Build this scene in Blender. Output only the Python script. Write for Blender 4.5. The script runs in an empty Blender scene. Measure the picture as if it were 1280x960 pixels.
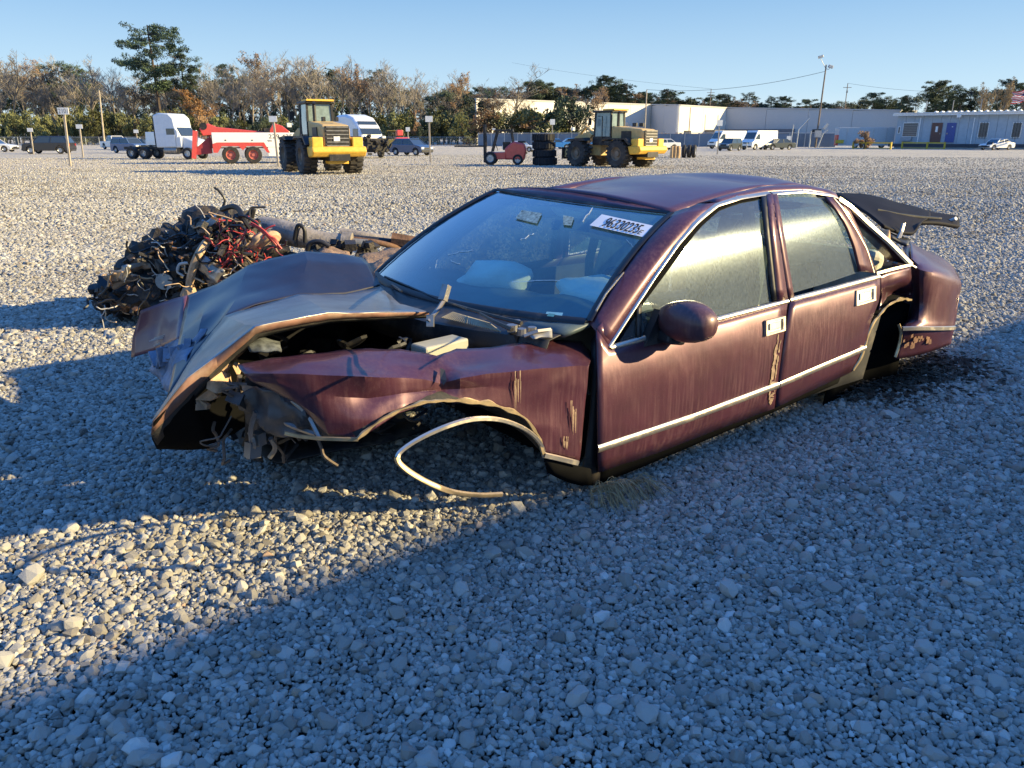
import bpy, bmesh, math, random
import numpy as np
from mathutils import Vector, Matrix, noise
from mathutils.bvhtree import BVHTree
random.seed(7); rng=np.random.default_rng(7)
scn=bpy.context.scene; col=scn.collection
# ---------------- camera, sky, sun, exposure ----------------
CAMH=1.6; FPX=960.0; PITCH=math.atan(308/960.0)
cd=bpy.data.cameras.new('camera'); cam=bpy.data.objects.new('camera',cd); col.objects.link(cam)
cd.sensor_width=36; cd.lens=36*FPX/1280; cd.clip_start=.05; cd.clip_end=3000
cam.location=(0,0,CAMH); cam.rotation_euler=(math.pi/2-PITCH,0,0); scn.camera=cam
SUN_AZ=math.radians(96)      # clockwise from +Y
SUN_EL=math.radians(20)
SKYK=10/.12*.68*.62
w=bpy.data.worlds.new('World'); scn.world=w; w.use_nodes=True
nt=w.node_tree; bg=nt.nodes['Background']; sk=nt.nodes.new('ShaderNodeTexSky')
sk.sky_type='NISHITA'; sk.sun_disc=False; sk.sun_elevation=SUN_EL; sk.sun_rotation=SUN_AZ
sk.air_density=1.0; sk.dust_density=.2; sk.ozone_density=3; sk.altitude=50
# clear late-autumn air: the model sky is eased towards a measured pale-to-deep blue by height alone
tcw=nt.nodes.new('ShaderNodeTexCoord'); spw=nt.nodes.new('ShaderNodeSeparateXYZ'); nt.links.new(tcw.outputs['Generated'],spw.inputs[0])
rw=nt.nodes.new('ShaderNodeValToRGB'); nt.links.new(spw.outputs[2],rw.inputs[0])
K=1/.68
for k,(p_,c_) in enumerate([(0,(.57,.68,.74)),(.05,(.39,.55,.69)),(.155,(.21,.38,.60)),(.45,(.10,.31,.82)),(1,(.045,.23,.80))]):
    e_=rw.color_ramp.elements; e_=e_[k] if k<2 else e_.new(p_); e_.position=p_; e_.color=(c_[0]*K/10,c_[1]*K/10,c_[2]*K/10,1)
mg=nt.nodes.new('ShaderNodeVectorMath'); mg.operation='SCALE'; mg.inputs['Scale'].default_value=SKYK; nt.links.new(rw.outputs[0],mg.inputs[0])
mw=nt.nodes.new('ShaderNodeMix'); mw.data_type='RGBA'; mw.inputs[0].default_value=.9
nt.links.new(sk.outputs[0],mw.inputs[6]); nt.links.new(mg.outputs[0],mw.inputs[7]); nt.links.new(mw.outputs[2],bg.inputs[0]); bg.inputs[1].default_value=.12
sd=bpy.data.lights.new('sun','SUN'); sun=bpy.data.objects.new('sun',sd); col.objects.link(sun)
sd.energy=5.0; sd.angle=math.radians(.5); sd.color=(1,.80,.42)
sv=Vector((math.sin(SUN_AZ)*math.cos(SUN_EL),math.cos(SUN_AZ)*math.cos(SUN_EL),math.sin(SUN_EL)))
sun.rotation_euler=sv.to_track_quat('Z','Y').to_euler()
scn.view_settings.view_transform='Standard'; scn.view_settings.look='None'
scn.view_settings.exposure=1.12; scn.view_settings.gamma=1
scn.render.engine='CYCLES'
# ---------------- helpers ----------------
def tag(o,label=None,cat=None,group=None,kind=None):
    if label:o['label']=label
    if cat:o['category']=cat
    if group:o['group']=group
    if kind:o['kind']=kind
    return o
def link(name,me,mat=None,parent=None):
    o=bpy.data.objects.new(name,me); col.objects.link(o)
    if mat is not None: 
        for m in (mat if isinstance(mat,(list,tuple)) else [mat]): me.materials.append(m)
    if parent is not None:o.parent=parent
    return o
def empty(name,loc=(0,0,0),rz=0,label=None,cat=None,group=None):
    o=bpy.data.objects.new(name,None); col.objects.link(o); o.location=loc; o.rotation_euler=(0,0,rz); o.empty_display_size=.2
    return tag(o,label,cat,group)
def copy_tree(o,parent=None):
    c=o.copy(); col.objects.link(c); c.parent=parent
    for ch in list(o.children): copy_tree(ch,c)
    return c
def pydata(name,v,f,mat=None,parent=None,smooth=False,angle=None,fm=None):
    me=bpy.data.meshes.new(name); me.from_pydata([tuple(map(float,p)) for p in v],[],f); me.update()
    if smooth:
        me.shade_smooth()
        if angle: me.set_sharp_from_angle(angle=math.radians(angle))
    o=link(name,me,mat,parent)
    if fm: me.polygons.foreach_set('material_index',fm)
    return o
class MB:
    """collects primitives into one mesh"""
    def __init__(s): s.v=[];s.f=[];s.m=[];s.mi=0
    def add(s,v,f):
        n=len(s.v); s.v+=[tuple(p) for p in v]; s.f+=[tuple(i+n for i in q) for q in f]; s.m+=[s.mi]*len(f); return s
    def box(s,c,d,rz=0,ry=0,rx=0,tx=1,ty=1):
        R=Matrix.Rotation(rz,3,'Z')@Matrix.Rotation(ry,3,'Y')@Matrix.Rotation(rx,3,'X'); c=Vector(c)
        v=[]
        for z in(-.5,.5):
            for x,y in((-.5,-.5),(.5,-.5),(.5,.5),(-.5,.5)):
                k=(tx,ty) if z>0 else (1,1)
                v.append(c+R@Vector((x*d[0]*k[0],y*d[1]*k[1],z*d[2])))
        return s.add(v,[(3,2,1,0),(4,5,6,7),(0,1,5,4),(1,2,6,5),(2,3,7,6),(3,0,4,7)])
    def cyl(s,a,b,r,r2=None,n=10,cap=True):
        a=Vector(a);b=Vector(b);r2=r if r2 is None else r2
        d=(b-a).normalized(); u=d.orthogonal().normalized(); w_=d.cross(u)
        v=[];
        for p,q in((a,r),(b,r2)):
            for i in range(n):
                t=2*math.pi*i/n; v.append(p+(u*math.cos(t)+w_*math.sin(t))*q)
        f=[(i,(i+1)%n,n+(i+1)%n,n+i) for i in range(n)]
        if cap: f+=[tuple(range(n-1,-1,-1)),tuple(range(n,2*n))]
        return s.add(v,f)
    def tube(s,pts,r,n=6,r2=None):
        pts=[Vector(p) for p in pts]; m=len(pts); v=[];u=None
        for k,p in enumerate(pts):
            d=(pts[min(k+1,m-1)]-pts[max(k-1,0)]); d=d.normalized() if d.length>1e-9 else Vector((0,0,1))
            if u is None: u=d.orthogonal().normalized()
            u=(u-d*u.dot(d)); u=u.normalized() if u.length>1e-6 else d.orthogonal().normalized()
            w_=d.cross(u); rr=r if r2 is None else r+(r2-r)*k/(m-1)
            for i in range(n):
                t=2*math.pi*i/n; v.append(p+(u*math.cos(t)+w_*math.sin(t))*rr)
        f=[(k*n+i,k*n+(i+1)%n,(k+1)*n+(i+1)%n,(k+1)*n+i) for k in range(m-1) for i in range(n)]
        f+=[tuple(range(n-1,-1,-1)),tuple(range((m-1)*n,m*n))]
        return s.add(v,f)
    def prism(s,poly,y0,y1,ax='y'):
        n=len(poly)
        mk={'y':lambda p,q:(p[0],q,p[1]),'x':lambda p,q:(q,p[0],p[1]),'z':lambda p,q:(p[0],p[1],q)}[ax]
        v=[mk(p,y0) for p in poly]+[mk(p,y1) for p in poly]
        f=[(i,(i+1)%n,n+(i+1)%n,n+i) for i in range(n)]+[tuple(range(n-1,-1,-1)),tuple(range(n,2*n))]
        return s.add(v,f)
    def lathe(s,prof,c=(0,0,0),axis='y',n=20):
        v=[];m=len(prof);c=Vector(c)
        for (r,h) in prof:
            for i in range(n):
                t=2*math.pi*i/n; a,b=r*math.cos(t),r*math.sin(t)
                v.append(c+Vector({'y':(a,h,b),'z':(a,b,h),'x':(h,a,b)}[axis]))
        f=[(k*n+i,k*n+(i+1)%n,(k+1)*n+(i+1)%n,(k+1)*n+i) for k in range(m-1) for i in range(n)]
        return s.add(v,f)
    def build(s,name,mat=None,parent=None,smooth=None,bevel=0,kind=None,label=None):
        o=pydata(name,s.v,s.f,mat,parent,fm=s.m if isinstance(mat,(list,tuple)) else None)
        bm=bmesh.new(); bm.from_mesh(o.data); bmesh.ops.recalc_face_normals(bm,faces=bm.faces); bm.to_mesh(o.data); bm.free()
        if smooth: o.data.shade_smooth(); o.data.set_sharp_from_angle(angle=math.radians(smooth))
        if bevel:
            b=o.modifiers.new('bevel','BEVEL'); b.width=bevel; b.segments=2; b.limit_method='ANGLE'
        if kind:o['kind']=kind
        if label:o['label']=label
        return o
def cr(p0,p1,p2,p3,t):
    return .5*((2*p1)+(-p0+p2)*t+(2*p0-5*p1+4*p2-p3)*t*t+(-p0+3*p1-3*p2+p3)*t**3)
def spline(P,k):
    """Catmull-Rom through the rows of P (m x ...), k samples per span"""
    P=np.asarray(P,float); m=len(P); out=[]
    Q=np.concatenate([[2*P[0]-P[1]],P,[2*P[-1]-P[-2]]])
    for i in range(m-1):
        for j in range(k): out.append(cr(Q[i],Q[i+1],Q[i+2],Q[i+3],j/k))
    out.append(P[-1]); return np.array(out)
def resample(pl,n):
    pl=np.asarray(pl,float); d=np.r_[0,np.cumsum(np.linalg.norm(np.diff(pl,axis=0),axis=1))]
    t=np.linspace(0,d[-1],n); return np.stack([np.interp(t,d,pl[:,i]) for i in range(pl.shape[1])],1)
def grid(name,rows,mat,parent=None,nu=1,nv=1,thick=0,dent=0,dscale=6,seed=0,smooth=True,angle=35,inner=None,crease=0,cscale=4,lin=False):
    G=np.asarray(rows,float)
    def sp_(P,k):
        if not lin: return spline(P,k)
        P=np.asarray(P,float); return np.array([P[i]*(1-j/k)+P[i+1]*(j/k) for i in range(len(P)-1) for j in range(k)]+[P[-1]])
    if nv>1:G=sp_(G,nv)
    if nu>1:G=sp_(G.transpose(1,0,2),nu).transpose(1,0,2)
    m,n=G.shape[:2]
    if dent:
        gu=np.gradient(G,axis=1) if n>1 else 0; gv=np.gradient(G,axis=0)
        N=np.cross(gu,gv); N/= (np.linalg.norm(N,axis=2,keepdims=True)+1e-9)
        for i in range(m):
            for j in range(n):
                p=Vector(G[i,j])*dscale+Vector((seed*7.3,seed*3.1,0))
                k=noise.noise(p)+.5*noise.noise(p*2.3)
                G[i,j]+=N[i,j]*k*dent
    if crease:
        gu=np.gradient(G,axis=1); gv=np.gradient(G,axis=0); N=np.cross(gu,gv); N/=(np.linalg.norm(N,axis=2,keepdims=True)+1e-9)
        for i in range(m):
            for j in range(n):
                p=Vector(G[i,j])*cscale+Vector((seed*3.7,seed*1.9,seed*.7)); q=Vector((p.x*.8+p.y*.9,p.y*.8-p.x*.5,p.z*1.1))*1.9
                k=(abs(noise.noise(p))-.25)*2+(abs(noise.noise(q))-.25)*.8
                G[i,j]+=N[i,j]*k*crease
    v=G.reshape(-1,3); f=[(i*n+j,i*n+j+1,(i+1)*n+j+1,(i+1)*n+j) for i in range(m-1) for j in range(n-1)]
    if inner is not None:
        N=np.cross(G[1:,:-1]-G[:-1,:-1],G[:-1,1:]-G[:-1,:-1]).reshape(-1,3).sum(0)
        if np.dot(-N,v.mean(0)-np.array([1.3,1.0,.3]))<0: f=[q[::-1] for q in f]
    o=pydata(name,v,f,mat,parent,smooth,angle)
    if thick:
        s=o.modifiers.new('thickness','SOLIDIFY'); s.thickness=thick; s.offset=0
        if inner is not None: o.data.materials.append(inner); s.material_offset=1; s.material_offset_rim=0
    return o
# pixel (1280x960) -> point on the ground / at a distance
def ray(px,py):
    u=(480-py)/FPX; return Vector(((px-640)/FPX,math.cos(PITCH)+u*math.sin(PITCH),-math.sin(PITCH)+u*math.cos(PITCH)))
def gnd(px,py,z=0.):
    d=ray(px,py); t=(z-CAMH)/d.z; p=Vector((0,0,CAMH))+d*t; return p
def at(px,Y,z=0.):
    """point at ground distance Y, height z that shows in column px"""
    dep=Y*math.cos(PITCH)-(z-CAMH)*math.sin(PITCH)*1.0
    return Vector(((px-640)/FPX*dep,Y,z))
def zof(py,Y):
    d=ray(640,py); return CAMH+d.z/d.y*Y
# ---------------- materials ----------------
def ramp(nt,fac,stops):
    r=nt.nodes.new('ShaderNodeValToRGB'); e=r.color_ramp.elements
    while len(e)<len(stops): e.new(.5)
    for k,(p,c) in zip(e,stops): k.position=p; k.color=(*c,1) if len(c)==3 else c
    nt.links.new(fac,r.inputs[0]); return r.outputs[0]
def ntex(nt,scale,detail=4,vec=None,kind='ShaderNodeTexNoise',rough=.55,stretch=None):
    n=nt.nodes.new(kind); n.inputs['Scale'].default_value=scale
    if 'Detail' in n.inputs: n.inputs['Detail'].default_value=detail
    if 'Roughness' in n.inputs: n.inputs['Roughness'].default_value=rough
    if vec is None:
        tc=nt.nodes.new('ShaderNodeTexCoord'); vec=tc.outputs['Object']
    if stretch:
        mp=nt.nodes.new('ShaderNodeMapping'); mp.inputs['Scale'].default_value=stretch; nt.links.new(vec,mp.inputs[0]); vec=mp.outputs[0]
    nt.links.new(vec,n.inputs['Vector']); return n
def mixc(nt,f,a,b,mode='MIX'):
    m=nt.nodes.new('ShaderNodeMix'); m.data_type='RGBA'; m.blend_type=mode
    for s,x in((m.inputs[0],f),(m.inputs[6],a),(m.inputs[7],b)):
        if isinstance(x,(int,float)): s.default_value=x
        elif isinstance(x,tuple): s.default_value=(*x,1)
        else: nt.links.new(x,s)
    return m.outputs[2]
def M(name,c,rough=.6,metal=0,var=.2,scale=6,bump=0,bscale=40,coat=0,dirt=0,dcol=(.33,.27,.19),dscale=3,dstretch=None,spec=.5,objrand=0):
    m=bpy.data.materials.new(name); m.use_nodes=True; nt=m.node_tree; b=nt.nodes['Principled BSDF']
    b.inputs['Metallic'].default_value=metal; b.inputs['Coat Weight'].default_value=coat; b.inputs['Coat Roughness'].default_value=.12
    b.inputs['Specular IOR Level'].default_value=spec
    n=ntex(nt,scale); k=1-var; 
    c1=ramp(nt,n.outputs[0],[(.3,tuple(x*k for x in c)),(.7,tuple(min(1,x*(1+var)) for x in c))])
    rv=rough
    if dirt:
        dn=ntex(nt,dscale,6,stretch=dstretch,rough=.7)
        df=ramp(nt,dn.outputs[0],[(.62-.25*dirt,(0,0,0)),(.72+.1*(1-dirt),(dirt,)*3)])
        c1=mixc(nt,df,c1,dcol)
        mr=nt.nodes.new('ShaderNodeMapRange'); nt.links.new(df,mr.inputs[0]); mr.inputs[3].default_value=rough; mr.inputs[4].default_value=.9
        nt.links.new(mr.outputs[0],b.inputs['Roughness'])
    else: b.inputs['Roughness'].default_value=rough
    if objrand:
        oi=nt.nodes.new('ShaderNodeObjectInfo'); hs=nt.nodes.new('ShaderNodeHueSaturation')
        mr=nt.nodes.new('ShaderNodeMapRange'); nt.links.new(oi.outputs['Random'],mr.inputs[0]); mr.inputs[3].default_value=1-objrand; mr.inputs[4].default_value=1+objrand
        nt.links.new(mr.outputs[0],hs.inputs['Value']); nt.links.new(c1,hs.inputs['Color']); c1=hs.outputs[0]
    nt.links.new(c1,b.inputs['Base Color'])
    if bump:
        bn=ntex(nt,bscale,5); bp=nt.nodes.new('ShaderNodeBump'); bp.inputs['Strength'].default_value=bump; bp.inputs['Distance'].default_value=.02
        nt.links.new(bn.outputs[0],bp.inputs['Height']); nt.links.new(bp.outputs[0],b.inputs['Normal'])
    return m
def glassmat(name,tint=(.5,.62,.62),film=.12,filmcol=(.5,.52,.5),rough=.03,smear=.0,fscale=5,stretch=None,boost=1.):
    """tinted pane: transparent + glossy by fresnel + a coloured film of dust and painted sky sheen"""
    m=bpy.data.materials.new(name); m.use_nodes=True; nt=m.node_tree; L=nt.links.new
    for n in list(nt.nodes):
        if n.type!='OUTPUT_MATERIAL': nt.nodes.remove(n)
    out=[n for n in nt.nodes][0]
    tr=nt.nodes.new('ShaderNodeBsdfTransparent'); tr.inputs[0].default_value=(*tint,1)
    gl=nt.nodes.new('ShaderNodeBsdfGlossy'); gl.inputs['Roughness'].default_value=rough; gl.inputs[0].default_value=(1,1,1,1)
    di=nt.nodes.new('ShaderNodeBsdfDiffuse'); di.inputs[0].default_value=(*filmcol,1)
    gs=nt.nodes.new('ShaderNodeBsdfGlossy'); gs.inputs['Roughness'].default_value=.19; gs.inputs[0].default_value=(*filmcol,1)
    ge=nt.nodes.new('ShaderNodeNewGeometry'); dt=nt.nodes.new('ShaderNodeVectorMath'); dt.operation='DOT_PRODUCT'; L(ge.outputs['Normal'],dt.inputs[0]); L(ge.outputs['Incoming'],dt.inputs[1])
    ab=nt.nodes.new('ShaderNodeMath'); ab.operation='ABSOLUTE'; L(dt.outputs['Value'],ab.inputs[0])
    om=nt.nodes.new('ShaderNodeMath'); om.operation='SUBTRACT'; om.inputs[0].default_value=1; om.use_clamp=True; L(ab.outputs[0],om.inputs[1])
    pw_=nt.nodes.new('ShaderNodeMath'); pw_.operation='POWER'; pw_.inputs[1].default_value=5; L(om.outputs[0],pw_.inputs[0])
    fr=nt.nodes.new('ShaderNodeMath'); fr.operation='MULTIPLY_ADD'; fr.inputs[1].default_value=.95; fr.inputs[2].default_value=.045; L(pw_.outputs[0],fr.inputs[0])
    mu=nt.nodes.new('ShaderNodeMath'); mu.operation='MULTIPLY'; mu.inputs[1].default_value=1.7*boost; mu.use_clamp=True; L(fr.outputs[0],mu.inputs[0])
    m1=nt.nodes.new('ShaderNodeMixShader'); L(mu.outputs[0],m1.inputs[0]); L(tr.outputs[0],m1.inputs[1]); L(gl.outputs[0],m1.inputs[2])
    md=nt.nodes.new('ShaderNodeMixShader'); md.inputs[0].default_value=smear; L(di.outputs[0],md.inputs[1]); L(gs.outputs[0],md.inputs[2])
    n=ntex(nt,fscale,7,rough=.65,stretch=stretch); f=ramp(nt,n.outputs[0],[(.3,(film*.45,)*3),(.75,(min(1,film*1.6),)*3)])
    m2=nt.nodes.new('ShaderNodeMixShader'); L(f,m2.inputs[0]); L(m1.outputs[0],m2.inputs[1]); L(md.outputs[0],m2.inputs[2])
    L(m2.outputs[0],out.inputs[0]); return m
black=M('black_plastic',(.012,.012,.014),.5,var=.3,dirt=.35,dscale=6)
rubber=M('rubber',(.022,.021,.021),.8,var=.3,bump=.3,dirt=.4,dcol=(.18,.15,.12),dscale=5)
steel=M('bare_steel',(.3,.29,.28),.4,.8,dirt=.5,dcol=(.2,.12,.07),dscale=9)
rust=M('rusty_metal',(.17,.09,.05),.8,.2,var=.4,scale=14,bump=.3,dirt=.4,dcol=(.3,.22,.14),dscale=8)
chrome=M('bright_trim',(.66,.6,.5),.34,.9,var=.1,dirt=.5,dcol=(.42,.34,.23),dscale=12)
# ---------------- ground ----------------
def ground_material():
    m=bpy.data.materials.new('gravel_lot'); m.use_nodes=True; nt=m.node_tree; L=nt.links.new; b=nt.nodes['Principled BSDF']
    b.inputs['Roughness'].default_value=.95; b.inputs['Specular IOR Level'].default_value=.15
    tc=nt.nodes.new('ShaderNodeTexCoord').outputs['Object']
    def stonecol(scale):
        v=ntex(nt,scale,vec=tc,kind='ShaderNodeTexVoronoi')
        s=nt.nodes.new('ShaderNodeSeparateColor'); L(v.outputs['Color'],s.inputs[0])
        c=ramp(nt,s.outputs[0],[(0,(.32,.30,.26)),(.3,(.50,.475,.42)),(.7,(.68,.65,.58)),(1,(.84,.81,.73))])
        e=ramp(nt,v.outputs['Distance'],[(.35,(1,1,1)),(.75,(.55,.53,.5))])
        return mixc(nt,.8,c,e,'MULTIPLY'),v
    c1,v1=stonecol(30.)
    c2,v2=stonecol(9.)
    # tan packed earth where vehicles run
    sp=nt.nodes.new('ShaderNodeSeparateXYZ'); L(tc,sp.inputs[0])
    big=ntex(nt,.05,5,vec=tc,stretch=(.35,1.5,1)); 
    ad=nt.nodes.new('ShaderNodeMath'); ad.operation='MULTIPLY_ADD'; L(big.outputs[0],ad.inputs[0]); ad.inputs[1].default_value=26.; 
    L(sp.outputs[1],ad.inputs[2])
    mr=nt.nodes.new('ShaderNodeMapRange'); L(ad.outputs[0],mr.inputs[0]); mr.inputs[1].default_value=0; mr.inputs[2].default_value=140
    band=ramp(nt,mr.outputs[0],[(.34,(0,0,0)),(.40,(.75,.75,.75)),(.5,(.8,.8,.8)),(.60,(.1,.1,.1)),(.85,(.25,.25,.25))])
    mx=nt.nodes.new('ShaderNodeMapRange'); L(sp.outputs[0],mx.inputs[0]); mx.inputs[1].default_value=22; mx.inputs[2].default_value=-4
    bm_=nt.nodes.new('ShaderNodeMath'); bm_.operation='MULTIPLY'; L(band,bm_.inputs[0]); L(mx.outputs[0],bm_.inputs[1])
    patch=ntex(nt,.9,6,vec=tc,stretch=(.4,1,1),rough=.7); pr=ramp(nt,patch.outputs[0],[(.36,(.25,.25,.25)),(.62,(1,1,1))])
    b2=nt.nodes.new('ShaderNodeMath'); b2.operation='MULTIPLY'; L(bm_.outputs[0],b2.inputs[0]); L(pr,b2.inputs[1])
    fine=ntex(nt,6,5,vec=tc); sand=ramp(nt,fine.outputs[0],[(.3,(.52,.43,.31)),(.7,(.70,.60,.45))])
    wide=ntex(nt,.25,5,vec=tc,stretch=(.5,1.3,1)); wv=ramp(nt,wide.outputs[0],[(.3,(.8,.79,.78)),(.7,(1.08,1.06,1.02))])
    c=mixc(nt,.22,c1,c2); c=mixc(nt,1.,c,wv,'MULTIPLY'); c=mixc(nt,b2.outputs[0],c,sand)
    # mask for the painted gap shade: full near the camera, fading with distance
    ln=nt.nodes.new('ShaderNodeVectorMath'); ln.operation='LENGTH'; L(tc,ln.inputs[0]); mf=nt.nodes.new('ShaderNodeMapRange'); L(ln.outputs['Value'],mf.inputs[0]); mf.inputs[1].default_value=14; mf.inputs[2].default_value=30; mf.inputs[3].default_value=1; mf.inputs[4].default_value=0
    c=mixc(nt,mf.outputs[0],c,(.10,.088,.07))   # near ground darkened: shade of gaps between stones put into its colour
    L(c,b.inputs['Base Color'])
    bp=nt.nodes.new('ShaderNodeBump'); bp.inputs['Strength'].default_value=.9; bp.inputs['Distance'].default_value=.03; bp.invert=True
    L(v1.outputs['Distance'],bp.inputs['Height']); L(bp.outputs[0],b.inputs['Normal'])
    return m
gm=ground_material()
# one sheet to the horizon; finer near the camera
ys=[-40,-5,0,2,4,6,8,11,15,20,30,45,70,110,180,300,600,1500]
xs=[-1500,-600,-300,-180,-110,-70,-45,-30,-20,-12,-6,-2,2,6,12,20,30,45,70,110,180,300,600,1500]
v=[(x,y,-.021) for y in ys for x in xs]; n=len(xs)
f=[(i*n+j,i*n+j+1,(i+1)*n+j+1,(i+1)*n+j) for i in range(len(ys)-1) for j in range(n-1)]
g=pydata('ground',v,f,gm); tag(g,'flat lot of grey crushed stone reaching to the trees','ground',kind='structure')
# loose stones: real geometry, instanced by geometry nodes
def stone_material():
    m=bpy.data.materials.new('crushed_stone'); m.use_nodes=True; nt=m.node_tree; L=nt.links.new; b=nt.nodes['Principled BSDF']
    b.inputs['Roughness'].default_value=.9; b.inputs['Specular IOR Level'].default_value=.2
    at_=nt.nodes.new('ShaderNodeAttribute'); at_.attribute_type='INSTANCER'; at_.attribute_name='tone'
    c=ramp(nt,at_.outputs['Fac'],[(0,(.14,.12,.10)),(.12,(.25,.23,.195)),(.5,(.38,.36,.315)),(.85,(.50,.475,.42)),(.96,(.64,.62,.56)),(.985,(.40,.27,.18)),(1,(.45,.36,.26))])
    n=ntex(nt,60,4); s=ramp(nt,n.outputs[0],[(.3,(.8,.8,.8)),(.7,(1.1,1.1,1.1))])
    L(mixc(nt,1.,c,s,'MULTIPLY'),b.inputs['Base Color']); 
    bn=ntex(nt,45,4); bp=nt.nodes.new('ShaderNodeBump'); bp.inputs['Strength'].default_value=.35; bp.inputs['Distance'].default_value=.01
    L(bn.outputs[0],bp.inputs['Height']); L(bp.outputs[0],b.inputs['Normal'])
    return m
stone=stone_material()
def wedge(r0,r1,s,keep=1.):
    k=math.radians(39); xm=r1*math.tan(k)+1
    gx=np.arange(-xm,xm,s); gy=np.arange(r0*.8,r1,s); X,Y=np.meshgrid(gx,gy)
    X=X+rng.uniform(-.5,.5,X.shape)*s; Y=Y+rng.uniform(-.5,.5,Y.shape)*s
    R=np.hypot(X,Y); ok=(R>=r0)&(R<r1)&(np.abs(X)<Y*math.tan(k)+.8)&(rng.random(X.shape)<keep)
    return np.stack([X[ok],Y[ok]],1)
def lump(x,y): return .009*np.sin(x*1.7+.6*np.sin(y*1.1))*np.sin(y*1.9+.5)+.009*np.sin(x*5.1+1)*np.sin(y*4.3)
def scatter(bands):
    P=[];S=[]
    for r0,r1,s,size,sg,keep,lift in bands:
        p=wedge(r0,r1,s,keep); sz=size*np.exp(rng.normal(0,sg,len(p))); sz=np.minimum(sz,.078)
        z=lump(p[:,0],p[:,1])-.012+lift*sz+rng.uniform(-.002,.008,len(p)); P.append(np.c_[p,z]); S.append(sz)
    return np.concatenate(P),np.concatenate(S)
P,S=scatter([(1.4,4.2,.0140,.0172,.26,1,.34),(1.4,4.6,.040,.027,.30,.55,.40),(1.4,6,.2,.044,.25,.22,.24),
             (4.2,7,.0175,.0200,.26,1,.32),(4.6,8,.055,.032,.3,.45,.36),(6,11,.2,.052,.2,.3,.25),
             (7,11,.0235,.0255,.28,1,.25),(11,17,.036,.036,.28,1,.2),(17,26,.075,.055,.3,.9,.1),(26,36,.09,.046,.3,.6,.05),(36,50,.13,.050,.3,.5,.0),(50,78,.25,.060,.3,.5,.0)])
me=bpy.data.meshes.new('gravel'); me.from_pydata(P.tolist(),[],[])
def fattr(name,kind,arr):
    a=me.attributes.new(name,kind,'POINT'); a.data.foreach_set('vector' if kind=='FLOAT_VECTOR' else 'value',np.ascontiguousarray(arr,dtype=np.float32 if kind!='INT' else np.int32).ravel())
N_=len(P)
fattr('rot','FLOAT_VECTOR',np.c_[rng.uniform(-.6,.6,N_),rng.uniform(-.6,.6,N_),rng.uniform(0,6.28,N_)])
fattr('scl','FLOAT_VECTOR',np.c_[S*rng.uniform(.42,.62,N_),S*rng.uniform(.36,.52,N_),S*rng.uniform(.26,.44,N_)])
tone=rng.beta(1.9,2.2,N_)*.97
tone=tone+.10*np.sin(P[:,0]*.5+np.sin(P[:,1]*.31)*2)*np.sin(P[:,1]*.7+1)
for (x0,y0,x1,y1,wd,dk) in [(-8.6,17.5,-3.2,17.9,.09,.35),(-12,21.5,9,23.5,.16,.18),(-11,23.4,9,25.3,.16,.18),(4,11,14,17,.14,.15),(3,12.4,13,18.4,.14,.15),(-14,30,16,33,.2,.2)]:
    dx,dy=x1-x0,y1-y0; L0=math.hypot(dx,dy); t_=((P[:,0]-x0)*dx+(P[:,1]-y0)*dy)/L0**2; dd=np.abs((P[:,0]-x0)*dy-(P[:,1]-y0)*dx)/L0+.05*np.sin(P[:,0]*3)
    tone-=dk*np.exp(-(dd/wd)**2)*((t_>0)&(t_<1))
tone=np.clip(tone,0,.95); odd=rng.random(N_)<.008; tone[odd]=rng.uniform(.975,1,odd.sum())
fattr('tone','FLOAT',tone)
fattr('pick','INT',rng.integers(0,14,N_))
go=link('gravel',me,None); tag(go,'loose crushed grey stones covering the lot around the wreck','gravel',kind='stuff')
ng=bpy.data.node_groups.new('scatter_stones','GeometryNodeTree')
ng.interface.new_socket('Geometry',in_out='INPUT',socket_type='NodeSocketGeometry'); ng.interface.new_socket('Geometry',in_out='OUTPUT',socket_type='NodeSocketGeometry')
gi=ng.nodes.new('NodeGroupInput'); gout=ng.nodes.new('NodeGroupOutput'); L=ng.links.new
g2i=ng.nodes.new('GeometryNodeGeometryToInstance')
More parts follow.
